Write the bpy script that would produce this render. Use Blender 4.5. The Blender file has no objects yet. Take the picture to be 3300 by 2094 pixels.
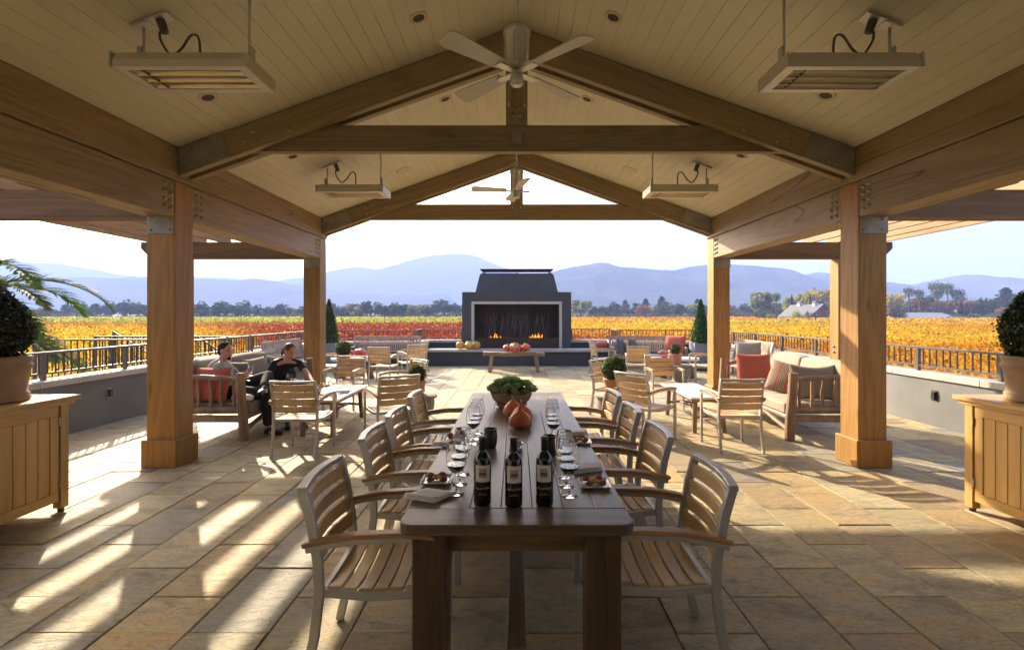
import bpy, bmesh, math, random
import numpy as np
from mathutils import Vector, Matrix

random.seed(7)
rs = np.random.RandomState(11)
R = math.radians
PI = math.pi
sc = bpy.context.scene
C = sc.collection

# ------------------------------------------------------------------ camera, sky, sun, exposure
cam_d = bpy.data.cameras.new('camera')
cam = bpy.data.objects.new('camera', cam_d)
C.objects.link(cam)
cam.location = (0, 0, 1.64)
cam.rotation_euler = (R(90), 0, 0)
cam_d.sensor_width = 36
cam_d.lens = 17.79
cam_d.shift_x = -0.0046
cam_d.shift_y = -0.0108
cam_d.clip_start = 0.05
cam_d.clip_end = 20000
sc.camera = cam

SUN_EL, SUN_AZ = R(26.2), R(33.7)          # azimuth to the left of the view direction (+Y)
world = bpy.data.worlds.new('World')
sc.world = world
world.use_nodes = True
wn = world.node_tree
sky = wn.nodes.new('ShaderNodeTexSky')
sky.sky_type = 'NISHITA'
sky.sun_disc = False
sky.sun_elevation = SUN_EL
sky.sun_rotation = -SUN_AZ
sky.air_density = 1.0
sky.dust_density = 6.0
sky.ozone_density = 0.3
bg = wn.nodes['Background']
wn.links.new(sky.outputs['Color'], bg.inputs['Color'])
bg.inputs['Strength'].default_value = 0.135

sun_d = bpy.data.lights.new('sun', 'SUN')
sun = bpy.data.objects.new('sun', sun_d)
C.objects.link(sun)
sdir = Vector((-math.sin(SUN_AZ) * math.cos(SUN_EL), math.cos(SUN_AZ) * math.cos(SUN_EL), math.sin(SUN_EL)))
sun.rotation_euler = sdir.to_track_quat('Z', 'Y').to_euler()
sun.location = (-20, 30, 25)
sun_d.energy = 5.0
sun_d.angle = R(0.6)
sun_d.color = (1.0, 0.84, 0.62)

sc.view_settings.view_transform = 'Standard'
sc.view_settings.look = 'None'
sc.view_settings.use_curve_mapping = False
sc.view_settings.gamma = 1
sc.view_settings.exposure = 1.85
sc.render.engine = 'CYCLES'
cy = sc.cycles
cy.use_denoising = True
cy.max_bounces = 14
cy.transmission_bounces = 14
cy.diffuse_bounces = 5
cy.glossy_bounces = 4
cy.transparent_max_bounces = 24
cy.volume_bounces = 1
cy.sample_clamp_indirect = 6
cy.caustics_reflective = False
cy.caustics_refractive = False


# ------------------------------------------------------------------ mesh helpers
class MB:
    """collects shapes; build() links them as ONE mesh object"""
    def __init__(s):
        s.v = []; s.f = []

    def add(s, vs, fs, M=None):
        o = len(s.v)
        if M is not None:
            vs = [M @ Vector(p) for p in vs]
        s.v += [tuple(p) for p in vs]
        s.f += [tuple(i + o for i in q) for q in fs]
        return s

    def box(s, x0, x1, y0, y1, z0, z1, M=None):
        vs = [(x, y, z) for z in (z0, z1) for y in (y0, y1) for x in (x0, x1)]
        fs = [(0, 2, 3, 1), (4, 5, 7, 6), (0, 1, 5, 4), (2, 6, 7, 3), (0, 4, 6, 2), (1, 3, 7, 5)]
        return s.add(vs, fs, M)

    def prism(s, pts, y0, y1, M=None):         # polygon in XZ pushed along Y
        n = len(pts)
        vs = [(x, y0, z) for x, z in pts] + [(x, y1, z) for x, z in pts]
        fs = [tuple(range(n)), tuple(range(2 * n - 1, n - 1, -1))]
        fs += [(i, i + n, (i + 1) % n + n, (i + 1) % n) for i in range(n)]
        return s.add(vs, fs, M)

    def slab(s, pts, z0, z1, M=None):          # polygon in XY pushed along Z
        n = len(pts)
        vs = [(x, y, z0) for x, y in pts] + [(x, y, z1) for x, y in pts]
        fs = [tuple(range(n - 1, -1, -1)), tuple(range(n, 2 * n))]
        fs += [(i, (i + 1) % n, (i + 1) % n + n, i + n) for i in range(n)]
        return s.add(vs, fs, M)

    def bar(s, pts, w, h, up=(0, 0, 1), M=None):   # rectangular section swept along a path
        pts = [Vector(p) for p in pts]
        up = Vector(up)
        n = len(pts)
        vs = []
        for i, p in enumerate(pts):
            t = (pts[min(i + 1, n - 1)] - pts[max(i - 1, 0)]).normalized()
            sd = t.cross(up)
            if sd.length < 1e-5:
                sd = t.cross(Vector((1, 0, 0)))
            sd.normalize()
            u = sd.cross(t)
            ww = w[i] if isinstance(w, (list, tuple)) else w
            hh = h[i] if isinstance(h, (list, tuple)) else h
            for a, b in ((-1, -1), (1, -1), (1, 1), (-1, 1)):
                vs.append(p + sd * a * ww / 2 + u * b * hh / 2)
        fs = [(3, 2, 1, 0), tuple(4 * (n - 1) + k for k in range(4))]
        for i in range(n - 1):
            for k in range(4):
                a, b = 4 * i + k, 4 * i + (k + 1) % 4
                fs.append((a, b, b + 4, a + 4))
        return s.add(vs, fs, M)

    def tube(s, pts, r, n=8, cap=True, M=None):
        pts = [Vector(p) for p in pts]
        m = len(pts)
        vs = []
        ref = Vector((0, 0, 1))
        t0 = (pts[1] - pts[0]).normalized()
        if abs(t0.dot(ref)) > 0.9:
            ref = Vector((1, 0, 0))
        for i, p in enumerate(pts):
            t = (pts[min(i + 1, m - 1)] - pts[max(i - 1, 0)]).normalized()
            a = t.cross(ref).normalized()
            b = t.cross(a)
            ref = -b if False else ref
            rr = r[i] if isinstance(r, (list, tuple)) else r
            for k in range(n):
                an = 2 * PI * k / n
                vs.append(p + a * math.cos(an) * rr + b * math.sin(an) * rr)
        fs = []
        for i in range(m - 1):
            for k in range(n):
                fs.append((i * n + k, i * n + (k + 1) % n, (i + 1) * n + (k + 1) % n, (i + 1) * n + k))
        if cap:
            fs += [tuple(range(n - 1, -1, -1)), tuple((m - 1) * n + k for k in range(n))]
        return s.add(vs, fs, M)

    def lathe(s, prof, n=20, c=(0, 0, 0), M=None, closed=False):
        vs = []; fs = []
        idx = []
        for r, z in prof:
            if r < 1e-6:
                idx.append([len(vs)]); vs.append((c[0], c[1], c[2] + z))
            else:
                idx.append(list(range(len(vs), len(vs) + n)))
                vs += [(c[0] + r * math.cos(2 * PI * k / n), c[1] + r * math.sin(2 * PI * k / n), c[2] + z) for k in range(n)]
        for a, b in zip(idx[:-1], idx[1:]):
            for k in range(n):
                k2 = (k + 1) % n
                if len(a) == 1 and len(b) == 1:
                    continue
                if len(a) == 1:
                    fs.append((a[0], b[k2], b[k]))
                elif len(b) == 1:
                    fs.append((a[k], a[k2], b[0]))
                else:
                    fs.append((a[k], a[k2], b[k2], b[k]))
        return s.add(vs, fs, M)

    def ball(s, c, r, nu=16, nv=10, fn=None, M=None):
        vs = []; fs = []
        rx, ry, rz = r if isinstance(r, (tuple, list)) else (r, r, r)
        for j in range(nv + 1):
            ph = PI * j / nv
            for i in range(nu):
                th = 2 * PI * i / nu
                q = fn(th, ph) if fn else 1.0
                vs.append((c[0] + rx * q * math.sin(ph) * math.cos(th), c[1] + ry * q * math.sin(ph) * math.sin(th), c[2] - rz * (q if not isinstance(q, tuple) else 1) * math.cos(ph)))
        for j in range(nv):
            for i in range(nu):
                fs.append((j * nu + i, j * nu + (i + 1) % nu, (j + 1) * nu + (i + 1) % nu, (j + 1) * nu + i))
        return s.add(vs, fs, M)

    def mesh(s, name, mat=None, bevel=0, smooth=False, seg=1):
        me = bpy.data.meshes.new(name)
        me.from_pydata(s.v, [], s.f)
        if bevel or smooth:
            bm = bmesh.new(); bm.from_mesh(me)
            bmesh.ops.remove_doubles(bm, verts=bm.verts, dist=1e-6)
            bmesh.ops.recalc_face_normals(bm, faces=bm.faces)
            if bevel:
                es = [e for e in bm.edges if len(e.link_faces) == 2 and e.calc_face_angle(0) > 0.5]
                bmesh.ops.bevel(bm, geom=es, offset=bevel, segments=seg, affect='EDGES', profile=0.6)
            bm.to_mesh(me); bm.free()
        if smooth:
            me.polygons.foreach_set('use_smooth', [True] * len(me.polygons))
        if mat:
            me.materials.append(mat)
        return me

    def build(s, name, mat, parent=None, bevel=0, smooth=False, loc=None, rot=None, seg=1):
        return link(name, s.mesh(name, mat, bevel, smooth, seg), parent, loc, rot)


def link(name, me, parent=None, loc=None, rot=None):
    o = bpy.data.objects.new(name, me)
    C.objects.link(o)
    if parent:
        o.parent = parent
    if loc:
        o.location = loc
    if rot:
        o.rotation_euler = rot
    return o


def tag(o, label=None, cat=None, group=None, kind=None):
    if label: o['label'] = label
    if cat: o['category'] = cat
    if group: o['group'] = group
    if kind: o['kind'] = kind
    return o


def thing(name, label, cat, loc=(0, 0, 0), rz=0, group=None):
    o = bpy.data.objects.new(name, None)
    C.objects.link(o)
    o.location = loc
    o.rotation_euler = (0, 0, rz)
    o.empty_display_size = 0.1
    return tag(o, label, cat, group)


KIDS = {}
def dup(root, loc, rz, label=None, group=None, scale=None):
    """a copy of a thing with copies of its parts and their parts"""
    if root.name not in KIDS:
        kids = [(c, [g for g in bpy.data.objects if g.parent == c]) for c in bpy.data.objects if c.parent == root]
        KIDS[root.name] = kids
    r = root.copy(); C.objects.link(r)
    r.location = loc; r.rotation_euler = (0, 0, rz)
    if scale: r.scale = scale
    if label: r['label'] = label
    if group: r['group'] = group
    for c, gs in KIDS[root.name]:
        d = c.copy(); C.objects.link(d); d.parent = r
        for g in gs:
            e = g.copy(); C.objects.link(e); e.parent = d
    return r


def leaf_mesh(name, cen, size, mat, tint=None, nrm=None, aspect=0.6, fold=True):
    """N small leaf quads as one mesh; tint = per-leaf colour"""
    n = len(cen)
    cen = np.asarray(cen, float)
    size = np.broadcast_to(np.asarray(size, float).reshape(-1, 1), (n, 1))
    d = rs.normal(size=(n, 3))
    if nrm is not None:
        d = np.asarray(nrm) + 0.55 * d
    d /= np.linalg.norm(d, axis=1, keepdims=True) + 1e-9
    a = np.cross(d, rs.normal(size=(n, 3)))
    a /= np.linalg.norm(a, axis=1, keepdims=True) + 1e-9
    b = np.cross(d, a)
    a = a * size * 0.5
    b = b * size * 0.5 * aspect
    k = d * size * 0.12
    V = np.stack([cen - a - k, cen + b + k, cen + a - k, cen - b + k], 1).reshape(-1, 3)
    me = bpy.data.meshes.new(name)
    me.vertices.add(4 * n)
    me.vertices.foreach_set('co', V.ravel())
    me.loops.add(4 * n)
    me.loops.foreach_set('vertex_index', np.arange(4 * n, dtype=np.int32))
    me.polygons.add(n)
    me.polygons.foreach_set('loop_start', np.arange(0, 4 * n, 4, dtype=np.int32))
    me.polygons.foreach_set('loop_total', np.full(n, 4, dtype=np.int32))
    if tint is not None:
        at = me.attributes.new('tint', 'FLOAT_COLOR', 'POINT')
        t = np.ones((n, 4)); t[:, :3] = tint
        at.data.foreach_set('color', np.repeat(t, 4, axis=0).ravel())
    me.update()
    me.validate()
    if mat:
        me.materials.append(mat)
    return me


# ------------------------------------------------------------------ materials
def newmat(name):
    m = bpy.data.materials.new(name)
    m.use_nodes = True
    nt = m.node_tree
    return m, nt, nt.nodes['Principled BSDF']


def N(nt, t, **kw):
    n = nt.nodes.new(t)
    for k, v in kw.items():
        setattr(n, k, v)
    return n


def ramp(nt, stops):
    r = N(nt, 'ShaderNodeValToRGB')
    e = r.color_ramp.elements
    while len(e) < len(stops):
        e.new(0.5)
    for i, (p, c) in enumerate(stops):
        e[i].position = p
        e[i].color = (*c, 1)
    return r


def coords(nt, scale, rot=(0, 0, 0), rnd=40.0):
    tc = N(nt, 'ShaderNodeTexCoord')
    oi = N(nt, 'ShaderNodeObjectInfo')
    mu = N(nt, 'ShaderNodeVectorMath', operation='SCALE')
    cmb = N(nt, 'ShaderNodeCombineXYZ')
    for k in range(3):
        nt.links.new(oi.outputs['Random'], cmb.inputs[k])
    nt.links.new(cmb.outputs[0], mu.inputs[0])
    mu.inputs['Scale'].default_value = rnd
    m0 = N(nt, 'ShaderNodeMapping'); m0.inputs['Rotation'].default_value = rot
    nt.links.new(tc.outputs['Object'], m0.inputs['Vector'])
    ad = N(nt, 'ShaderNodeVectorMath', operation='ADD')
    nt.links.new(m0.outputs[0], ad.inputs[0]); nt.links.new(mu.outputs[0], ad.inputs[1])
    mp = N(nt, 'ShaderNodeMapping'); mp.inputs['Scale'].default_value = scale
    nt.links.new(ad.outputs[0], mp.inputs['Vector'])
    return mp.outputs[0], oi


def noise(nt, vec, scale, detail=4, rough=0.55, dist=0.0):
    n = N(nt, 'ShaderNodeTexNoise')
    n.inputs['Scale'].default_value = scale
    n.inputs['Detail'].default_value = detail
    n.inputs['Roughness'].default_value = rough
    n.inputs['Distortion'].default_value = dist
    if vec is not None:
        nt.links.new(vec, n.inputs['Vector'])
    return n.outputs['Fac']


def mixc(nt, fac, a, b, mode='MIX'):
    m = N(nt, 'ShaderNodeMix', data_type='RGBA', blend_type=mode)
    for s, v in ((0, fac), (6, a), (7, b)):
        if hasattr(v, 'is_output'):
            nt.links.new(v, m.inputs[s])
        else:
            m.inputs[s].default_value = v if s == 0 else (*v, 1)
    return m.outputs[2]


def bump(nt, p, h, strength, dist=0.01):
    b = N(nt, 'ShaderNodeBump')
    b.inputs['Strength'].default_value = strength
    b.inputs['Distance'].default_value = dist
    nt.links.new(h, b.inputs['Height'])
    nt.links.new(b.outputs[0], p.inputs['Normal'])


def plain(name, col, rough=0.6, metal=0.0, var=0.12, nscale=9, bmp=0.0, spec=0.5, coat=0.0):
    m, nt, p = newmat(name)
    v, oi = coords(nt, (1, 1, 1))
    f = noise(nt, v, nscale, 5)
    lo = tuple(c * (1 - var) for c in col); hi = tuple(min(1, c * (1 + var)) for c in col)
    rp = ramp(nt, [(0.3, lo), (0.7, hi)])
    nt.links.new(f, rp.inputs[0])
    nt.links.new(rp.outputs[0], p.inputs['Base Color'])
    p.inputs['Roughness'].default_value = rough
    p.inputs['Metallic'].default_value = metal
    p.inputs['Specular IOR Level'].default_value = spec
    p.inputs['Coat Weight'].default_value = coat
    if bmp:
        bump(nt, p, noise(nt, v, nscale * 6, 4), bmp, 0.004)
    return m


def wood(name, dark, light, axis='Y', rings=9.0, rough=0.5, bmp=0.25, rot=(0, 0, 0), rndv=0.12, crack=0.0, spec=0.4):
    m, nt, p = newmat(name)
    st = {'X': (0.07, 1, 1), 'Y': (1, 0.07, 1), 'Z': (1, 1, 0.07)}[axis]
    v, oi = coords(nt, st, rot)
    big = noise(nt, v, 3.0, 3, 0.5, 0.6)
    mul = N(nt, 'ShaderNodeMath', operation='MULTIPLY'); mul.inputs[1].default_value = rings
    nt.links.new(big, mul.inputs[0])
    sn = N(nt, 'ShaderNodeMath', operation='PINGPONG'); sn.inputs[1].default_value = 0.5
    nt.links.new(mul.outputs[0], sn.inputs[0])
    fine = noise(nt, v, 55, 5, 0.65)
    ad = N(nt, 'ShaderNodeMath', operation='MULTIPLY_ADD')
    nt.links.new(sn.outputs[0], ad.inputs[0]); ad.inputs[1].default_value = 0.9
    nt.links.new(fine, ad.inputs[2])
    md = tuple((a + b) / 2 for a, b in zip(dark, light))
    rp = ramp(nt, [(0.30, dark), (0.62, md), (1.0, light)])
    nt.links.new(ad.outputs[0], rp.inputs[0])
    hv = N(nt, 'ShaderNodeHueSaturation')
    mr = N(nt, 'ShaderNodeMapRange')
    mr.inputs['To Min'].default_value = 1 - rndv; mr.inputs['To Max'].default_value = 1 + rndv
    nt.links.new(oi.outputs['Random'], mr.inputs['Value'])
    nt.links.new(mr.outputs[0], hv.inputs['Value'])
    nt.links.new(rp.outputs[0], hv.inputs['Color'])
    col = hv.outputs[0]
    if crack:
        cv = noise(nt, v, 2.2, 2, 0.5, 0.3)
        sb = N(nt, 'ShaderNodeMath', operation='SUBTRACT'); sb.inputs[1].default_value = 0.5
        nt.links.new(cv, sb.inputs[0])
        ab = N(nt, 'ShaderNodeMath', operation='ABSOLUTE'); nt.links.new(sb.outputs[0], ab.inputs[0])
        cr = ramp(nt, [(0.0, (1, 1, 1)), (crack, (0, 0, 0))])
        nt.links.new(ab.outputs[0], cr.inputs[0])
        col = mixc(nt, cr.outputs[0], col, tuple(c * 0.3 for c in dark))
    kn = N(nt, 'ShaderNodeTexVoronoi'); kn.inputs['Scale'].default_value = 1.0
    kv, _o = coords(nt, {'X': (1.1, 4.2, 4.2), 'Y': (4.2, 1.1, 4.2), 'Z': (4.2, 4.2, 1.1)}[axis], rot)
    nt.links.new(kv, kn.inputs['Vector'])
    kr = ramp(nt, [(0.03, (0.55, 0.55, 0.55)), (0.07, (0.25, 0.25, 0.25)), (0.12, (0, 0, 0))])
    nt.links.new(kn.outputs['Distance'], kr.inputs[0])
    col = mixc(nt, kr.outputs[0], col, tuple(c * 0.35 for c in dark))
    nt.links.new(col, p.inputs['Base Color'])
    p.inputs['Roughness'].default_value = rough
    p.inputs['Specular IOR Level'].default_value = spec
    if bmp:
        bump(nt, p, ad.outputs[0], bmp, 0.003)
    return m


def leafmat(name, col, trans=0.45, rough=0.5, val=0.25, hue=0.03, gloss=0.0):
    """leaf: diffuse + translucent, colour times the leaf's own tint, a little variety from plant to plant"""
    m = bpy.data.materials.new(name); m.use_nodes = True
    nt = m.node_tree
    nt.nodes.remove(nt.nodes['Principled BSDF'])
    out = nt.nodes['Material Output']
    at = N(nt, 'ShaderNodeAttribute', attribute_name='tint')
    oi = N(nt, 'ShaderNodeObjectInfo')
    c = mixc(nt, 1.0, col, at.outputs['Color'], 'MULTIPLY')
    hs = N(nt, 'ShaderNodeHueSaturation')
    a = N(nt, 'ShaderNodeMapRange'); a.inputs['To Min'].default_value = 1 - val; a.inputs['To Max'].default_value = 1 + val
    b = N(nt, 'ShaderNodeMapRange'); b.inputs['To Min'].default_value = 0.5 - hue; b.inputs['To Max'].default_value = 0.5 + hue
    nt.links.new(oi.outputs['Random'], a.inputs['Value']); nt.links.new(oi.outputs['Random'], b.inputs['Value'])
    nt.links.new(a.outputs[0], hs.inputs['Value']); nt.links.new(b.outputs[0], hs.inputs['Hue'])
    nt.links.new(c, hs.inputs['Color'])
    df = N(nt, 'ShaderNodeBsdfDiffuse'); tr = N(nt, 'ShaderNodeBsdfTranslucent')
    nt.links.new(hs.outputs[0], df.inputs['Color']); nt.links.new(hs.outputs[0], tr.inputs['Color'])
    mx = N(nt, 'ShaderNodeMixShader'); mx.inputs[0].default_value = trans
    nt.links.new(df.outputs[0], mx.inputs[1]); nt.links.new(tr.outputs[0], mx.inputs[2])
    last = mx.outputs[0]
    if gloss:
        gl = N(nt, 'ShaderNodeBsdfGlossy'); gl.inputs['Roughness'].default_value = 0.35
        m2 = N(nt, 'ShaderNodeMixShader'); m2.inputs[0].default_value = gloss
        nt.links.new(last, m2.inputs[1]); nt.links.new(gl.outputs[0], m2.inputs[2])
        last = m2.outputs[0]
    nt.links.new(last, out.inputs['Surface'])
    return m


def glassmat(name):
    m = bpy.data.materials.new(name); m.use_nodes = True
    nt = m.node_tree
    p = nt.nodes['Principled BSDF']
    p.inputs['Base Color'].default_value = (1, 1, 1, 1)
    p.inputs['Transmission Weight'].default_value = 1.0
    p.inputs['Roughness'].default_value = 0.0
    p.inputs['IOR'].default_value = 1.48
    return m


M = {}
CH = math.atan(0.36)
FIR_D, FIR_L = (0.210, 0.105, 0.022), (0.35, 0.188, 0.046)
M['post'] = wood('fir post', FIR_D, FIR_L, 'Z', 11, 0.5, 0.3)
M['beam'] = wood('fir beam', (0.19, 0.125, 0.055), (0.31, 0.215, 0.105), 'Y', 11, 0.5, 0.35, crack=0.006)
M['tie'] = wood('fir tie', (0.175, 0.125, 0.063), (0.285, 0.21, 0.112), 'X', 14, 0.5, 0.3)
M['king'] = wood('fir king post', (0.175, 0.125, 0.063), (0.285, 0.21, 0.112), 'Z', 12, 0.5, 0.3)
M['raft_l'] = wood('fir rafter rising', (0.175, 0.125, 0.063), (0.285, 0.21, 0.112), 'X', 12, 0.5, 0.3, rot=(0, CH, 0))
M['raft_r'] = wood('fir rafter falling', (0.175, 0.125, 0.063), (0.285, 0.21, 0.112), 'X', 12, 0.5, 0.3, rot=(0, -CH, 0))
M['perg'] = wood('pergola cedar', (0.17, 0.095, 0.034), (0.30, 0.185, 0.08), 'Y', 8, 0.6, 0.2)
M['pergx'] = wood('pergola cedar cross', (0.10, 0.054, 0.02), (0.19, 0.105, 0.042), 'X', 8, 0.6, 0.2)
M['ceil'] = plain('cream ceiling paint', (0.54, 0.505, 0.375), 0.5, var=0.05, nscale=1.5, bmp=0.03)
M['roof'] = plain('roof sheathing', (0.10, 0.085, 0.06), 0.8)
M['galv'] = plain('galvanised steel', (0.26, 0.25, 0.215), 0.55, 0.35, var=0.25, nscale=6)
M['bolt'] = plain('bolt steel', (0.30, 0.27, 0.22), 0.45, 0.5)
M['stucco'] = plain('grey stucco', (0.17, 0.175, 0.18), 0.9, var=0.16, nscale=1.6, bmp=0.15)
M['stucco_d'] = plain('charcoal stucco', (0.060, 0.062, 0.066), 0.85, var=0.12, nscale=1.4, bmp=0.15)
M['coping'] = plain('coping stone', (0.42, 0.41, 0.38), 0.8, var=0.10, nscale=3, bmp=0.1)
M['lime'] = plain('pale limestone', (0.44, 0.40, 0.36), 0.7, var=0.08, nscale=4, bmp=0.06)
M['iron'] = plain('bronze railing paint', (0.045, 0.035, 0.03), 0.4, 0.2)
M['rail'] = plain('railing grey paint', (0.12, 0.11, 0.105), 0.4, 0.3)

# ------------------------------------------------------------------ ground, hills, haze
def ground_mat():
    m, nt, p = newmat('valley ground')
    tc = N(nt, 'ShaderNodeTexCoord')
    f = noise(nt, tc.outputs['Object'], 0.02, 6)
    rp = ramp(nt, [(0.3, (0.16, 0.12, 0.035)), (0.5, (0.22, 0.17, 0.045)), (0.7, (0.13, 0.14, 0.04))])
    nt.links.new(f, rp.inputs[0]); nt.links.new(rp.outputs[0], p.inputs['Base Color'])
    p.inputs['Roughness'].default_value = 0.95
    return m


GZ = -1.4
gb = MB()
rings = [0.0, 30, 80, 200, 500, 1000, 2000, 4000, 6500]
n = 48
gv = [(0, 0, GZ)]
for r_ in rings[1:]:
    gv += [(r_ * math.cos(2 * PI * k / n), r_ * math.sin(2 * PI * k / n), GZ) for k in range(n)]
gf = [(0, 1 + k, 1 + (k + 1) % n) for k in range(n)]
for j in range(len(rings) - 2):
    o = 1 + j * n
    gf += [(o + k, o + n + k, o + n + (k + 1) % n, o + (k + 1) % n) for k in range(n)]
gb.add(gv, gf)
tag(gb.build('ground', ground_mat()), kind='structure')


def px(x, y, d):            # picture point (of the 2408-wide photo) at depth d
    return ((x - 1215) * d / 1190.0, d, 1.64 + (738 - y) * d / 1190.0)


def fbm(x, y, seed=0, oct=5):
    v = np.zeros_like(x, dtype=float); a = 1.0; f = 1.0
    r = np.random.RandomState(seed)
    for _ in range(oct):
        for _k in range(3):
            an, ph = r.uniform(0, PI), r.uniform(0, 2 * PI)
            v += a / 3 * np.sin((x * math.cos(an) + y * math.sin(an)) * f + ph)
        a *= 0.5; f *= 2.07
    return v


def forest_mat(name, a, b):
    m, nt, p = newmat(name)
    tc = N(nt, 'ShaderNodeTexCoord')
    f = noise(nt, tc.outputs['Object'], 0.012, 8, 0.65)
    rp = ramp(nt, [(0.35, a), (0.65, b)])
    nt.links.new(f, rp.inputs[0]); nt.links.new(rp.outputs[0], p.inputs['Base Color'])
    p.inputs['Roughness'].default_value = 1.0
    p.inputs['Specular IOR Level'].default_value = 0.0
    bump(nt, p, noise(nt, tc.outputs['Object'], 0.06, 6), 1.0, 12.0)
    return m


def hill(name, pts, d, depth, mat, seed, rough=1.0):
    xs = np.array([p[0] for p in pts], float); ys = np.array([p[1] for p in pts], float)
    X = (xs - 1215) * d / 1190.0
    Z = 1.64 + (738 - ys) * d / 1190.0
    nx, ny = 420, 46
    gx = np.linspace(X[0], X[-1], nx)
    rz = np.interp(gx, X, Z)
    ker = np.hanning(9); ker /= ker.sum()
    rz = np.convolve(np.pad(rz, 4, mode='edge'), ker, 'valid')
    t = np.linspace(0, 1.5, ny)
    G, T = np.meshgrid(gx, t)
    prof = np.where(T <= 1, np.sin(np.clip(T, 0, 1) * PI / 2) ** 1.15, 1 - (T - 1) * 0.9)
    Hh = (rz - GZ)[None, :] * prof
    s = d / 900.0
    nz = fbm(G / (70 * s), T * depth / (70 * s), seed, 6)
    nf = fbm(G / (9 * s), T * depth / (9 * s), seed + 5, 3)
    Hh = Hh + nz * 11 * s * rough * np.clip(T * (1.15 - T) * 3, 0, 1) + nf * 1.6 * s * rough * np.clip(T * 2, 0, 1)
    Y = d - depth + T * depth
    V = np.stack([G, Y, GZ - 0.5 + Hh], -1).reshape(-1, 3)
    fs = [(j * nx + i, j * nx + i + 1, (j + 1) * nx + i + 1, (j + 1) * nx + i) for j in range(ny - 1) for i in range(nx - 1)]
    b = MB(); b.v = [tuple(q) for q in V]; b.f = fs
    o = b.build(name, mat, smooth=True)
    return tag(o, kind='structure')


HM1 = forest_mat('wooded hill', (0.010, 0.018, 0.009), (0.075, 0.080, 0.035))
HM2 = forest_mat('far wooded hill', (0.025, 0.032, 0.02), (0.06, 0.062, 0.035))
hill('hills', [(1120, 716), (1180, 690), (1235, 660), (1300, 643), (1345, 637), (1400, 630), (1450, 636), (1500, 633), (1560, 641), (1600, 635), (1650, 634), (1720, 638), (1780, 635), (1830, 646), (1880, 649), (1900, 643), (1960, 656), (2087, 668), (2130, 671), (2150, 668), (2230, 657), (2300, 664), (2408, 659), (2600, 668), (2900, 690)], 1550, 560, HM1, 3, 0.9)
hill('hills', [(-900, 668), (-500, 640), (-200, 628), (0, 622), (60, 618), (130, 615), (200, 626), (270, 641), (349, 651), (459, 660), (560, 655), (640, 660), (714, 652), (765, 645), (850, 628), (900, 633), (940, 625), (1000, 609), (1040, 604), (1090, 605), (1130, 612), (1180, 628), (1260, 655), (1400, 690)], 3200, 1100, HM2, 9, 0.6)
hill('hills', [(-900, 700), (-300, 690), (60, 668), (130, 655), (220, 650), (300, 652), (420, 660), (520, 668), (620, 664), (720, 672), (820, 680), (950, 692), (1060, 700)], 2000, 540, HM2, 21)

M['haze'] = bpy.data.materials.new('haze')
M['haze'].use_nodes = True
hn = M['haze'].node_tree
hn.nodes.remove(hn.nodes['Principled BSDF'])
pv = hn.nodes.new('ShaderNodeVolumePrincipled')
pv.inputs['Color'].default_value = (0.36, 0.49, 0.95, 1)
pv.inputs['Density'].default_value = HAZE = 0.00055
pv.inputs['Anisotropy'].default_value = 0.0
hn.links.new(pv.outputs[0], hn.nodes['Material Output'].inputs['Volume'])
tag(MB().box(-7200, 7200, -7000, 7200, GZ - 1, 390).build('haze', M['haze']), kind='stuff')

# ------------------------------------------------------------------ vineyard
def lm_tint():
    return leafmat('vine leaves', (1, 1, 1), 0.5, val=0.0, hue=0.0)


M['vine'] = lm_tint()
GOLD = np.array((0.66, 0.40, 0.035)); ORNG = np.array((0.53, 0.215, 0.025)); RED = np.array((0.27, 0.045, 0.028))
GRN = np.array((0.27, 0.33, 0.05)); YGR = np.array((0.48, 0.44, 0.05)); RUST = np.array((0.30, 0.10, 0.03))


def smooth(a, b, x):
    t = np.clip((x - a) / (b - a), 0, 1)
    return t * t * (3 - 2 * t)


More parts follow.
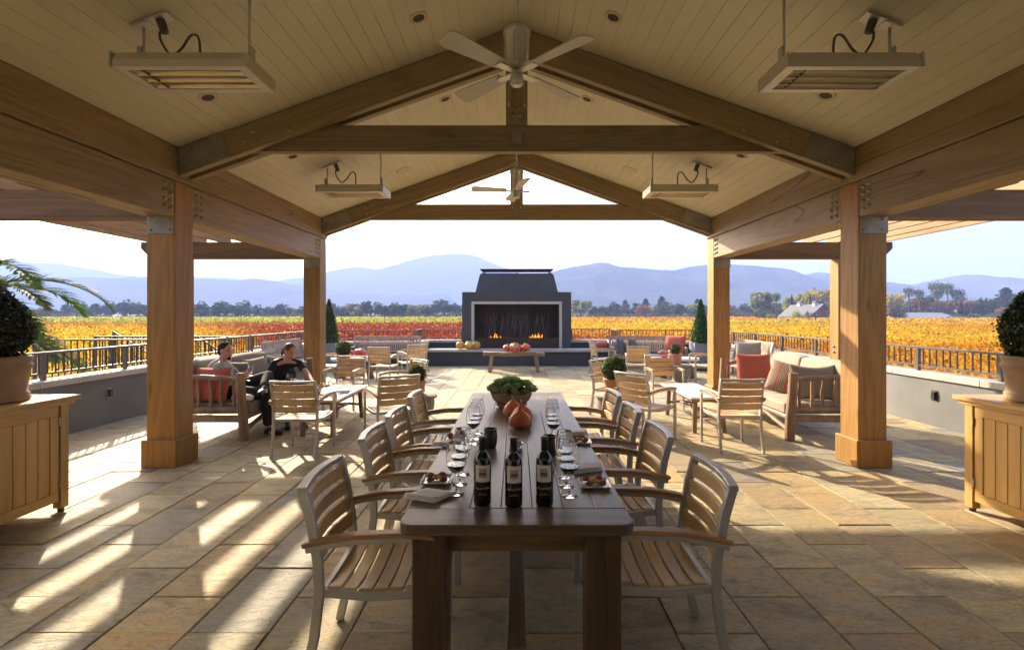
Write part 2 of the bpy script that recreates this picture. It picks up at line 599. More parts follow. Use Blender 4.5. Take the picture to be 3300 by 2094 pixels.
def vine_leaves(y0, y1, count, size, seed, spread=1.15):
    r = np.random.RandomState(seed)
    Y = np.sqrt(r.uniform(y0 ** 2, y1 ** 2, count))
    X = r.uniform(-spread, spread, count) * Y
    keep = ~((np.abs(X) < 9.5) & (Y < 19.5))
    X, Y = X[keep], Y[keep]
    row = 2.3
    # rows run across the view, slightly askew
    q = (Y + 0.18 * X)
    k = np.round(q / row)
    off = r.normal(0, 0.36, len(X))
    Y = k * row + off - 0.18 * X
    hump = np.exp(-(off / 0.5) ** 2)
    z = GZ + 0.55 + r.uniform(0.0, 1.0, len(X)) * (0.75 + 0.45 * hump) + 0.22 * fbm(X / 1.6, Y / 1.6, seed, 3)
    u = X / Y
    nz = fbm(X / 9.0, Y / 9.0, 5, 4) * 0.5
    n2 = fbm(X / 2.2, Y / 2.2, 8, 3) * 0.5
    left = u < 0
    c = np.zeros((len(X), 3))
    redness = smooth(-0.66, -0.45, u + 0.07 * nz) * smooth(14, 24, Y + 6 * nz)
    base_l = GOLD[None] * (1 - 0.45 * smooth(-.3, .5, nz)[:, None]) + ORNG[None] * (0.45 * smooth(-.3, .5, nz)[:, None])
    far_l = smooth(45, 66, Y + 7 * nz)
    base_l = base_l * (1 - 0.7 * far_l[:, None]) + RUST[None] * 0.7 * far_l[:, None]
    cl = base_l * (1 - redness[:, None]) + RED[None] * redness[:, None]
    g = smooth(84, 90, Y + 3 * nz)
    gmix = GRN[None] * 0.75 + YGR[None] * 0.25
    far2 = smooth(150, 215, Y)
    gmix = gmix * (1 - far2[:, None]) + YGR[None] * far2[:, None]
    cl = cl * (1 - g[:, None]) + gmix * g[:, None]
    og = smooth(-0.15, 0.4, nz + 0.5 * n2)
    cr_ = GOLD[None] * (1 - og[:, None]) + ORNG[None] * og[:, None]
    rr = smooth(0.30, 0.16, u + 0.04 * nz) * smooth(46, 30, Y + 6 * nz) * 0.75
    cr_ = cr_ * (1 - rr[:, None]) + RED[None] * rr[:, None] * 1.3
    yg = smooth(60, 75, Y) * smooth(120, 95, Y) * smooth(0.12, 0.3, u) * smooth(0.75, 0.5, u)
    cr_ = cr_ * (1 - 0.8 * yg[:, None]) + YGR[None] * 0.8 * yg[:, None]
    rf = smooth(120, 160, Y) * smooth(0.5, 0.3, u)
    cr_ = cr_ * (1 - 0.5 * rf[:, None]) + RUST[None] * 0.5 * rf[:, None] * 1.5
    c = np.where(left[:, None], cl, cr_)
    odd = r.uniform(0, 1, len(X))
    c = np.where((odd < 0.06)[:, None], YGR[None] * 0.9, c)
    c = np.where((odd > 0.95)[:, None], RUST[None] * 0.9, c)
    c = np.where(((odd > 0.90) & (odd < 0.93))[:, None], np.array((0.08, 0.07, 0.02))[None], c)
    c = c * r.uniform(0.75, 1.15, len(X))[:, None]
    sz = size * r.uniform(0.6, 1.35, len(X))
    return np.stack([X, Y, z], 1), sz, c


for nm, (y0, y1, cnt, s, sd) in {'near': (7.5, 28, 120000, 0.115, 1), 'mid': (28, 85, 280000, 0.17, 2), 'far': (85, 236, 160000, 0.5, 3)}.items():
    cn, sz, tc_ = vine_leaves(y0, y1, cnt, s, sd)
    up = np.zeros_like(cn); up[:, 2] = 0.5; up[:, 1] = -0.4
    o = link('vineyard', leaf_mesh('vineyard', cn, sz, M['vine'], tc_, nrm=up, aspect=0.85))
    tag(o, kind='stuff')

# ------------------------------------------------------------------ trees
M['bark'] = plain('bark', (0.09, 0.07, 0.055), 0.95, var=0.3, nscale=3)
TM = {
    'oak': leafmat('oak leaves', (0.065, 0.085, 0.035), 0.35),
    'pale': leafmat('pale autumn leaves', (0.22, 0.23, 0.07), 0.4),
    'yellow': leafmat('yellow autumn leaves', (0.42, 0.34, 0.05), 0.45, val=0.2),
    'lime': leafmat('yellow green leaves', (0.36, 0.42, 0.05), 0.45, val=0.2),
    'rust': leafmat('russet leaves', (0.22, 0.11, 0.05), 0.4),
    'dark': leafmat('dark evergreen needles', (0.030, 0.045, 0.024), 0.2),
    'olive': leafmat('olive leaves', (0.13, 0.15, 0.09), 0.35),
    'palm': leafmat('palm leaves', (0.10, 0.12, 0.045), 0.3),
}


def crown_pts(kind, n, r):
    """leaf centres in a unit-high tree, z 0..1"""
    if kind == 'round':
        k = 26
        cc = []
        while len(cc) < k:
            p = r.uniform(-1, 1, 3)
            if 0.35 < np.linalg.norm(p) < 1:
                cc.append(p)
        cc = np.array(cc) * (0.40, 0.40, 0.34) + (0, 0, 0.60)
        rad = r.uniform(0.08, 0.17, k)
        i = r.randint(0, k, n)
        d = r.normal(size=(n, 3)); d /= np.linalg.norm(d, axis=1, keepdims=True)
        return cc[i] + d * (rad[i] * r.uniform(0.45, 1.0, n) ** 0.5)[:, None]
    if kind == 'tall':
        p = crown_pts('round', n, r)
        return (p - (0, 0, 0.6)) * (0.62, 0.62, 1.15) + (0, 0, 0.58)
    if kind == 'cone':
        z = r.uniform(0.03, 1, n) ** 1.25
        rad = 0.19 * (1 - z) ** 0.75 * (1 + 0.25 * np.sin(z * 70 + r.uniform(0, 6))) + 0.012
        a = r.uniform(0, 2 * PI, n)
        q = rad * r.uniform(0.4, 1.0, n) ** 0.4 * (1 + 0.18 * np.sin(a * 5 + z * 30))
        return np.stack([q * np.cos(a), q * np.sin(a), z], 1)
    if kind == 'fir':
        z = r.uniform(0.08, 1, n)
        lay = 0.5 + 0.5 * ((z * 9) % 1.0) ** -0.0 * np.cos((z * 9 % 1.0) * 2.6)
        rad = 0.42 * (1 - z) ** 0.8 * lay + 0.015
        a = r.uniform(0, 2 * PI, n)
        q = rad * r.uniform(0.1, 1.0, n) ** 0.5 * (0.75 + 0.35 * np.sin(a * 7 + z * 40))
        return np.stack([q * np.cos(a), q * np.sin(a), z], 1)
    if kind == 'bush':
        p = crown_pts('round', n, r)
        return (p - (0, 0, 0.6)) * (1.15, 1.15, 1.3) + (0, 0, 0.5)


def tree_meshes(kind, mat, n, leaf, seed):
    r = np.random.RandomState(seed)
    p = crown_pts(kind, n, r)
    p[:, 2] = np.clip(p[:, 2], 0.02, 1.05)
    t = r.uniform(0.6, 1.3, n)[:, None] * np.array((1, 1, 1))[None] * (1 + r.uniform(-0.12, 0.12, (n, 3)))
    crown = leaf_mesh(kind + '_crown', p, leaf * r.uniform(0.6, 1.4, n), mat, t, aspect=0.75)
    b = MB()
    if kind in ('round', 'tall'):
        b.tube([(0, 0, -0.02), (0.01, 0, 0.2), (0.0, 0.01, 0.42)], [0.035, 0.026, 0.018], 6)
        for k in range(5):
            a = k * 1.256 + r.uniform(0, .6)
            b.tube([(0, 0, 0.2 + 0.03 * k), (0.12 * math.cos(a), 0.12 * math.sin(a), 0.42 + 0.02 * k), (0.26 * math.cos(a), 0.26 * math.sin(a), 0.66)], [0.016, 0.01, 0.004], 5)
    elif kind == 'bush':
        for k in range(3):
            a = k * 2.1
            b.tube([(0, 0, -0.02), (0.1 * math.cos(a), 0.1 * math.sin(a), 0.4)], [0.03, 0.012], 5)
    else:
        b.tube([(0, 0, -0.02), (0, 0, 0.95)], [0.02, 0.003], 6)
    return crown, b.mesh(kind + '_trunk', M['bark'], smooth=True)


TREES = {}
def tree(kind, mk, name, x, y, d, w_px, top_px, label, group=None, n=900, leaf=0.09):
    """a tree whose base stands at depth d"""
    key = (kind, mk, random.randint(0, 2))
    if key not in TREES:
        TREES[key] = tree_meshes(kind, TM[mk], n, leaf, len(TREES) + 3)
    cm, tm = TREES[key]
    X = (x - 1215) * d / 1190.0
    h = 1.64 + (738 - top_px) * d / 1190.0 - GZ
    half = {'round': 0.50, 'tall': 0.31, 'cone': 0.2, 'fir': 0.4, 'bush': 0.56}[kind]
    w = (w_px / 2) * d / 1190.0 / half
    t = thing(name, label, 'tree' if kind != 'bush' else 'shrub', (X, d, GZ), random.uniform(0, 6.28), group)
    t.scale = (w, w, h)
    link('crown', cm, t); link('trunk', tm, t)
    return t


ORD = ['leftmost', 'second', 'third', 'fourth', 'fifth', 'sixth', 'seventh', 'eighth', 'ninth', 'tenth', 'eleventh', 'twelfth', 'thirteenth', 'fourteenth', 'fifteenth', 'sixteenth', 'seventeenth', 'eighteenth', 'nineteenth', 'twentieth', 'last but one', 'last', 'far'] + ['last'] * 9
def zone(x):
    return 0 if x < 350 else 1 if x < 715 else 2 if x < 1330 else 3
def where(x):
    return ('at far left', 'between the left posts', 'left of the fireplace', 'right of the fireplace')[zone(x)]
def line_label(x, look):
    xs = sorted(q[0] for q in T_L + T_M + T_R if zone(q[0]) == zone(x))
    k = xs.index(x)
    return '%s, %s in the far tree line %s' % (look, 'leftmost' if k == 0 else ORD[k] + ' from left', where(x))


T_L = [(95, 60, 722), (140, 50, 727), (182, 62, 709), (222, 40, 722), (248, 62, 708), (292, 66, 705), (325, 60, 708), (352, 55, 720), (400, 60, 716), (440, 60, 712), (476, 56, 709), (500, 60, 716), (528, 62, 708), (556, 56, 712), (582, 58, 707), (612, 46, 716), (640, 48, 722), (664, 52, 714), (692, 44, 722), (720, 46, 718), (742, 50, 716)]
T_M = [(778, 52, 712), (806, 40, 720), (836, 60, 711), (872, 62, 707), (900, 52, 712), (932, 58, 709), (958, 46, 716), (985, 62, 713), (1012, 48, 717), (1043, 66, 704), (1072, 52, 711), (1100, 50, 712), (1130, 52, 716), (1180, 52, 716), (1240, 52, 716), (1300, 55, 714)]
T_R = [(1366, 66, 701), (1398, 40, 720), (1420, 44, 718), (1452, 66, 709), (1488, 66, 712), (1512, 44, 716), (1540, 48, 719), (1562, 60, 708), (1592, 56, 714), (1622, 64, 712), (1650, 60, 716), (1690, 62, 714), (1725, 62, 716), (1760, 60, 712), (1840, 70, 712), (1985, 70, 700), (2030, 70, 705)]
kinds = {1: 'oak', 2: 'pale'}
for i, (x, w, top) in enumerate(T_L + T_M):
    pale = i % 5 == 3 and x > 600
    tree('round', 'pale' if pale else 'oak', 'oak_tree' if not pale else 'autumn_tree', x, 0, 232 + (i * 37) % 40, w, top,
         line_label(x, 'pale hazy tree' if pale else 'dark hazy oak'), 'trees along the far edge of the vineyard ' + where(x))
for i, (x, w, top) in enumerate(T_R):
    pale = i in (0, 6, 9)
    rust = i in (5, 12)
    mk_ = 'pale' if pale else 'rust' if rust else 'oak'
    tree('round', mk_, 'autumn_tree' if mk_ != 'oak' else 'oak_tree', x, 0, 236 + (i * 29) % 44, w, top,
         line_label(x, {'pale': 'pale green rounded tree', 'rust': 'russet tree', 'oak': 'dark green oak'}[mk_]),
         'trees along the far edge of the vineyard ' + where(x))
for i, (x, w, top) in enumerate([(120, 90, 730), (400, 120, 724), (640, 120, 726), (800, 120, 724), (960, 130, 722), (1420, 130, 724), (1560, 140, 722), (1700, 120, 722), (1800, 120, 722), (1240, 130, 724)]):
    tree('bush', 'pale' if i % 2 else 'oak', 'thicket', x, 0, 292, w, top, ['long', 'wide', 'broad', 'low', 'dim', 'flat', 'thin', 'dense', 'pale', 'shady'][i] + ' hazy thicket behind the distant oaks ' + ('near x' if 0 else where(x)), 'thickets behind the far oaks', leaf=0.1)
for (x, w, top), q_ in zip([(1518, 16, 703), (1556, 18, 698), (1640, 16, 704), (1470, 14, 706)], ('second from the left', 'tallest', 'rightmost', 'shortest and leftmost')):
    tree('cone', 'dark', 'conifer', x, 0, 285, w * 2, top, q_ + ' dark narrow conifer poking above the far trees right of the fireplace', 'conifers in the far tree line', n=700)

hx = rs.uniform(-330, 330, 16000); hy = 244 + rs.normal(0, 5, 16000) + 6 * np.sin(hx / 17)
hh = (2.6 + 0.9 * fbm(hx / 11, hy / 11, 4, 4)) * rs.uniform(0, 1, 16000) ** 0.7
tag(link('hedgerow', leaf_mesh('hedgerow', np.stack([hx, hy, GZ + hh], 1), rs.uniform(.7, 1.5, 16000), TM['oak'], (rs.uniform(.7, 1.5, 16000)[:, None] * np.array((1.1, 1.0, .9))), aspect=.8)), kind='stuff')

# trees round the barn and behind the second shed, nearer and more colourful
NEAR = [('tall', 'pale', 1790, 58, 688, 205, 'tall airy pale green tree left of the single palm'),
        ('bush', 'olive', 1792, 42, 722, 176, 'grey green bushy tree in the vines left of the red barn'),
        ('bush', 'lime', 1811, 26, 735, 172, 'small bright green tree at the foot of the single palm'),
        ('tall', 'lime', 1862, 52, 697, 222, 'yellow green tree rising behind the left end of the barn roof'),
        ('round', 'yellow', 1896, 62, 685, 226, 'bright yellow tree behind the middle of the barn roof'),
        ('round', 'yellow', 1935, 78, 675, 232, 'largest golden yellow tree behind the barn cupolas'),
        ('round', 'oak', 1968, 50, 684, 228, 'dark oak behind the right end of the barn'),
        ('bush', 'lime', 1872, 21, 729, 166, 'small rounded lime green tree before the barn side wall'),
        ('cone', 'yellow', 1898, 15, 732, 166, 'narrow golden tree at the corner of the red barn'),
        ('cone', 'yellow', 1956, 16, 730, 166, 'narrow yellow tree before the barn gable wall'),
        ('cone', 'dark', 1862, 9, 692, 218, 'slim dark cypress behind the barn roof left of the cupolas'),
        ('cone', 'dark', 1905, 9, 694, 219, 'slim dark cypress between the two barn cupolas'),
        ('round', 'yellow', 2100, 70, 690, 226, 'yellow green tree beside the front right post'),
        ('tall', 'pale', 2108, 50, 722, 188, 'pale bushy tree at the left end of the low shed'),
        ('round', 'oak', 2145, 70, 703, 224, 'dull green tree behind the left end of the low shed'),
        ('tall', 'rust', 2165, 44, 700, 214, 'bare greyish tree behind the low shed roof'),
        ('round', 'olive', 2200, 84, 697, 232, 'broad olive green tree below the fan palms'),
        ('round', 'rust', 2222, 80, 705, 208, 'broad russet brown tree behind the low shed'),
        ('round', 'rust', 2270, 80, 702, 222, 'brown oak to the right of the low shed'),
        ('round', 'oak', 2310, 80, 698, 226, 'dark green oak left of the big cedar'),
        ('fir', 'dark', 2365, 110, 678, 222, 'tall dark cedar with layered branches at far right'),
        ('round', 'dark', 2350, 110, 700, 214, 'dark spreading tree under the cedar'),
        ('round', 'rust', 2356, 40, 722, 190, 'orange autumn tree before the cedar at far right'),
        ('round', 'oak', 2420, 90, 694, 218, 'dark tree at the right edge of the view'),
        ('cone', 'dark', 2260, 12, 712, 200, 'short dark cypress right of the low shed'),
        ('cone', 'dark', 2274, 12, 714, 200, 'second short dark cypress right of the low shed'),
        ('bush', 'olive', 2250, 40, 738, 180, 'grey olive bush at the right end of the low shed'),
        ('bush', 'olive', 2288, 44, 737, 182, 'grey olive bush second from the low shed'),
        ('bush', 'olive', 2328, 46, 736, 184, 'grey olive bush third from the low shed'),
        ('bush', 'olive', 2372, 48, 737, 182, 'grey olive bush nearest the right edge'),
        ('bush', 'dark', 2076, 60, 716, 214, 'dark bush behind the front right post')]
for k, mk_, x, w, top, d, lab in NEAR:
    tree(k, mk_, {'cone': 'cypress_tree', 'fir': 'cedar_tree', 'bush': 'bush'}.get(k, 'tree'), x, 0, d, w, top, lab, None, n=1500 if k != 'cone' else 800, leaf=0.075)


def fan_palm_mesh():
    cen = []; nr = []
    r = np.random.RandomState(4)
    n = 330
    a = r.uniform(0, 2 * PI, n); ph = np.arccos(r.uniform(-0.9, 1, n))
    rad = r.uniform(0.25, 1, n) ** 0.6 * (1 + 0.25 * np.sin(a * 6) * np.sin(ph * 5))
    cen = np.stack([rad * np.sin(ph) * np.cos(a), rad * np.sin(ph) * np.sin(a), rad * np.cos(ph)], 1)
    return leaf_mesh('palm_crown', cen, r.uniform(0.3, 0.75, n), TM['palm'], r.uniform(0.6, 1.4, n)[:, None] * np.ones((n, 3)), aspect=0.18)


PALM = fan_palm_mesh()
for x, top, cw, d, lab in [(1825, 689, 20, 176, 'single slender fan palm standing left of the red barn'),
                           (2137, 676, 22, 214, 'fan palm farthest left in the palm group behind the shed'),
                           (2161, 681, 21, 212, 'second fan palm from the left behind the shed'),
                           (2187, 694, 20, 216, 'low fan palm between the tall ones behind the shed'),
                           (2202, 664, 32, 210, 'tallest broad fan palm behind the shed'),
                           (2206, 684, 18, 218, 'small fan palm just behind the tallest palm'),
                           (2228, 666, 26, 214, 'shaggy fan palm right of the tallest palm'),
                           (2252, 680, 30, 212, 'wide fan palm farthest right in the palm group'),
                           (2402, 688, 30, 206, 'fan palm at the right edge before the cedar')]:
    X = (x - 1215) * d / 1190.0
    zt = 1.64 + (738 - top) * d / 1190.0
    cr = cw / 2 * d / 1190.0
    t = thing('palm_tree', lab, 'palm tree', (X, d, GZ))
    b = MB().tube([(0, 0, 0), (0.1, 0, (zt - GZ) * 0.5), (0, 0, zt - GZ - cr)], [0.32, 0.24, 0.26], 7)
    b.build('trunk', M['bark'], t, smooth=True)
    o = link('crown', PALM, t, (0, 0, zt - GZ - cr)); o.scale = (cr, cr, cr * 1.15)

# ------------------------------------------------------------------ barns
M['barn'] = wood('red barn boards', (0.10, 0.025, 0.022), (0.17, 0.05, 0.042), 'Z', 6, 0.8, 0.1)
M['barnroof'] = plain('weathered metal roof', (0.065, 0.068, 0.08), 0.7, 0.0, var=0.12, nscale=0.5)
M['trim'] = plain('off white trim', (0.6, 0.57, 0.52), 0.6)
M['void'] = plain('dark opening', (0.012, 0.010, 0.010), 0.9)
bn = thing('barn', 'red barn with grey metal roof and two cupolas among yellow trees', 'barn', (115, 190, GZ), R(3))
MB().prism([(-5, 0), (5, 0), (5, 2.3), (0, 6.5), (-5, 2.3)], 0, 20).build('wall', M['barn'], bn)
for sgn in (-1, 1):
    MB().prism([(sgn * 5.6, 1.86), (sgn * 5.6, 1.98), (0, 6.74), (0, 6.6)], -0.5, 20.5).build('roof_panel', M['barnroof'], bn)
for yy in (4.5, 14):
    cp = MB().box(-0.8, 0.8, yy - 0.8, yy + 0.8, 6.1, 7.4).build('cupola', M['trim'], bn)
    MB().prism([(-1.1, 7.4), (1.1, 7.4), (0, 8.1)], yy - 1.1, yy + 1.1).build('cupola_roof', M['barnroof'], cp)
for xx in (-2.2, 1.8):
    w = MB().box(xx - 0.45, xx + 0.45, -0.1, -0.02, 2.5, 4.0).build('window', M['trim'], bn)
    MB().box(xx - 0.36, xx + 0.36, -0.14, -0.101, 2.6, 3.9).build('pane', M['void'], w)
MB().box(-3.4, -1.2, -0.08, -0.02, 0, 1.9).build('door', M['void'], bn)
for k in range(7):
    MB().box(-5.1, -5.01, 1.2 + 2.7 * k, 2.4 + 2.7 * k, 0.5, 1.7).build('shutter', M['trim'] if k % 3 == 1 else M['barn'], bn)
b2 = thing('shed', 'long low shed with pale metal roof before the autumn trees', 'shed', (154.5, 188, GZ), R(0))
MB().box(-9.3, 9.3, 0, 9, 0, 1.6).build('wall', M['barn'], b2)
MB().add([(-10.2, -0.8, 1.55), (10.4, -0.8, 1.5), (7.4, 5, 3.5), (-9.4, 5, 3.6), (-10.2, -0.8, 1.42), (10.4, -0.8, 1.37), (10.4, 10, 1.5), (-10.2, 10, 1.5)],
         [(0, 1, 2, 3), (4, 5, 1, 0), (1, 6, 2), (2, 6, 7, 3), (3, 7, 0), (4, 7, 6, 5), (0, 7, 4), (1, 5, 6)]).build('roof', plain('pale shed roof', (0.26, 0.27, 0.29), 0.6), b2)
for k in range(6):
    MB().box(-8.6 + 3.1 * k, -6.4 + 3.1 * k, -0.06, -0.01, 0, 1.35).build('bay_opening', M['void'], b2)
# a slim pole standing in the far green field
tag(MB().tube([(-23.0, 88, GZ), (-23.0, 88, 2.6)], 0.06, 5).box(-23.35, -22.65, 87.95, 88.05, 2.5, 2.6).build('field_pole', M['iron']), 'thin pole standing in the far green field left of the fireplace', 'pole')
tag(MB().tube([(-62, 86, GZ), (-62, 86, 4.2)], 0.08, 5).box(-62.6, -61.4, 85.9, 86.1, 3.9, 4.2).build('field_pole', M['iron']), 'small wind machine pole in the far field at left', 'pole')

# ------------------------------------------------------------------ terrace floor
def stone_mat():
    m, nt, p = newmat('quartzite flagstone')
    tc = N(nt, 'ShaderNodeTexCoord')
    at = N(nt, 'ShaderNodeAttribute', attribute_name='tint')
    hs = N(nt, 'ShaderNodeAttribute', attribute_name='shift')
    ad = N(nt, 'ShaderNodeVectorMath', operation='ADD')
    nt.links.new(tc.outputs['Object'], ad.inputs[0]); nt.links.new(hs.outputs['Vector'], ad.inputs[1])
    mp = N(nt, 'ShaderNodeMapping'); mp.inputs['Scale'].default_value = (1.0, 2.2, 1); mp.inputs['Rotation'].default_value = (0, 0, 0.5)
    nt.links.new(ad.outputs[0], mp.inputs['Vector'])
    f1 = noise(nt, mp.outputs[0], 2.2, 6, 0.62, 1.0)
    f2 = noise(nt, mp.outputs[0], 9, 8, 0.7, 1.6)
    f3 = noise(nt, mp.outputs[0], 5, 3, 0.5, 2.5)
    r1 = ramp(nt, [(0.3, (0.62, 0.60, 0.60)), (0.5, (1, 1, 1)), (0.66, (1.12, 0.98, 0.76)), (0.8, (0.9, 0.68, 0.46))])
    nt.links.new(f1, r1.inputs[0])
    c = mixc(nt, 1.0, at.outputs['Color'], r1.outputs[0], 'MULTIPLY')
    r2 = ramp(nt, [(0.32, (0.62, 0.56, 0.5)), (0.5, (1, 1, 1)), (0.7, (1.1, 1.08, 1.04))])
    nt.links.new(f2, r2.inputs[0])
    c = mixc(nt, 0.75, c, r2.outputs[0], 'MULTIPLY')
    # thin natural clefts
    sb = N(nt, 'ShaderNodeMath', operation='SUBTRACT'); sb.inputs[1].default_value = 0.5
    nt.links.new(f3, sb.inputs[0])
    ab = N(nt, 'ShaderNodeMath', operation='ABSOLUTE'); nt.links.new(sb.outputs[0], ab.inputs[0])
    r3 = ramp(nt, [(0.0, (0.42, 0.34, 0.27)), (0.010, (1, 1, 1))])
    nt.links.new(ab.outputs[0], r3.inputs[0])
    c = mixc(nt, 0.5, c, r3.outputs[0], 'MULTIPLY')
    f4 = noise(nt, mp.outputs[0], 34, 6, 0.75, 0.8)
    r4 = ramp(nt, [(0.3, (0.72, 0.68, 0.62)), (0.48, (1, 1, 1)), (0.72, (1.12, 1.1, 1.06))])
    nt.links.new(f4, r4.inputs[0])
    c = mixc(nt, 0.7, c, r4.outputs[0], 'MULTIPLY')
    nt.links.new(c, p.inputs['Base Color'])
    rr = N(nt, 'ShaderNodeMapRange'); rr.inputs['To Min'].default_value = 0.48; rr.inputs['To Max'].default_value = 0.8
    nt.links.new(f2, rr.inputs['Value']); nt.links.new(rr.outputs[0], p.inputs['Roughness'])
    p.inputs['Specular IOR Level'].default_value = 0.25
    hsum = N(nt, 'ShaderNodeMath', operation='MULTIPLY_ADD'); hsum.inputs[1].default_value = 0.6
    nt.links.new(f2, hsum.inputs[0]); nt.links.new(f1, hsum.inputs[2])
    h2 = N(nt, 'ShaderNodeMath', operation='MULTIPLY_ADD'); h2.inputs[1].default_value = 0.25
    nt.links.new(r3.outputs[0], h2.inputs[0]); nt.links.new(hsum.outputs[0], h2.inputs[2])
    bump(nt, p, h2.outputs[0], 0.85, 0.014)
    return m


M['stone'] = stone_mat()
M['grout'] = plain('sandy joint mortar', (0.20, 0.15, 0.085), 0.95, var=0.2)
floor = MB().box(-6.12, 6.12, -3.0, 17.0, -0.25, -0.012).build('floor', M['grout'])
tag(floor, kind='structure')
TINTS = [(0.44, 0.36, 0.235), (0.41, 0.35, 0.24), (0.37, 0.33, 0.255), (0.46, 0.35, 0.205), (0.40, 0.31, 0.205), (0.32, 0.295, 0.26), (0.45, 0.385, 0.27), (0.36, 0.285, 0.20), (0.43, 0.37, 0.255), (0.46, 0.39, 0.265)]
TW, TL, GAP = 0.42, 0.665, 0.0035
cands = []
i0 = int(math.floor((-6.12 + 0.019) / TW)) - 1
for i in range(i0, 30):
    xa, xb = -0.019 + i * TW, -0.019 + (i + 1) * TW
    xa2, xb2 = max(xa, -6.12), min(xb, 6.12)
    if xb2 - xa2 < 0.05:
        continue
    off = 2.606 if i % 2 == 0 else 2.94
    jj = 0
    for j in range(-9, 23):
        ya, yb = off + (j - 0) * TL, off + (j + 1) * TL
        ya2, yb2 = max(ya, -2.9), min(yb, 15.94)
        if yb2 - ya2 < 0.05:
            continue
        cands.append((xa2, xb2, ya2, yb2))


def tile_shape(t, r):
    xa, xb, ya, yb = t
    g = GAP / 2
    xa += g + r.uniform(0, .003); xb -= g + r.uniform(0, .003); ya += g + r.uniform(0, .003); yb -= g + r.uniform(0, .003)
    z = r.uniform(-0.0035, 0.0035)
    k = 0.004
    q = [r.uniform(-.002, .002) for _ in range(4)]
    top = [(xa + k, ya + k, z + q[0]), (xb - k, ya + k, z + q[1]), (xb - k, yb - k, z + q[2]), (xa + k, yb - k, z + q[3])]
    mid = [(xa, ya, z - k), (xb, ya, z - k), (xb, yb, z - k), (xa, yb, z - k)]
    bot = [(x, y, -0.02) for x, y, _ in mid]
    vs = top + mid + bot
    fs = [(0, 1, 2, 3)]
    for o in (0, 4):
        fs += [(o + i, o + 4 + i, o + 4 + (i + 1) % 4, o + (i + 1) % 4) for i in range(4)]
    return vs, fs


def put_attr(me, tint, shift):
    a = me.attributes.new('tint', 'FLOAT_COLOR', 'POINT')
    a.data.foreach_set('color', np.concatenate([np.array(tint), np.ones((len(tint), 1))], 1).ravel())
    b = me.attributes.new('shift', 'FLOAT_VECTOR', 'POINT')
    b.data.foreach_set('vector', np.array(shift).ravel())


def vis(t):
    xc, yc = (t[0] + t[1]) / 2, (t[2] + t[3]) / 2
    return yc > 2.1 and abs(xc) / max(yc, 0.1) < 1.12


tr = random.Random(5)
vt = sorted([t for t in cands if vis(t)], key=lambda t: t[2])
solo = set(vt[:300])
rest_v, rest_f, rt, rsft = [], [], [], []
for t in cands:
    vs, fs = tile_shape(t, tr)
    c = tr.choice(TINTS); k = tr.uniform(0.85, 1.12)
    c = (c[0] * k * 0.965, c[1] * k, c[2] * k * 0.95)
    sh = (tr.uniform(0, 90), tr.uniform(0, 90), 0)
    if t in solo:
        me = bpy.data.meshes.new('flagstone')
        me.from_pydata(vs, [], fs)
        put_attr(me, [c] * len(vs), [sh] * len(vs))
        me.materials.append(M['stone'])
        link('flagstone', me, floor)
    else:
        o = len(rest_v)
        rest_v += vs; rest_f += [tuple(i + o for i in f) for f in fs]
        rt += [c] * len(vs); rsft += [sh] * len(vs)
me = bpy.data.meshes.new('paving')
me.from_pydata(rest_v, [], rest_f)
put_attr(me, rt, rsft)
me.materials.append(M['stone'])
tag(link('paving', me, floor), kind='stuff')

# ------------------------------------------------------------------ pavilion
pav = thing('pavilion', 'open timber pavilion with square posts, two trusses and a boarded cream ceiling', 'pavilion')
XI, XO = 3.66, 3.965
SL = 0.36
RZ = 4.74


def bolt_head(b, x, y, z, ax, r=0.022, h=0.02):
    """a washer and a domed nut, pointing along ax ('-y','x','-x')"""
    if ax == '-y':
        Mx = Matrix.Translation((x, y, z)) @ Matrix.Rotation(R(90), 4, 'X')
    elif ax == 'x':
        Mx = Matrix.Translation((x, y, z)) @ Matrix.Rotation(R(90), 4, 'Y')
    else:
        Mx = Matrix.Translation((x, y, z)) @ Matrix.Rotation(R(-90), 4, 'Y')
    b.lathe([(r, 0), (r, h * 0.3), (r * 0.62, h * 0.35), (r * 0.55, h), (0, h * 1.1)], 10, M=Mx)


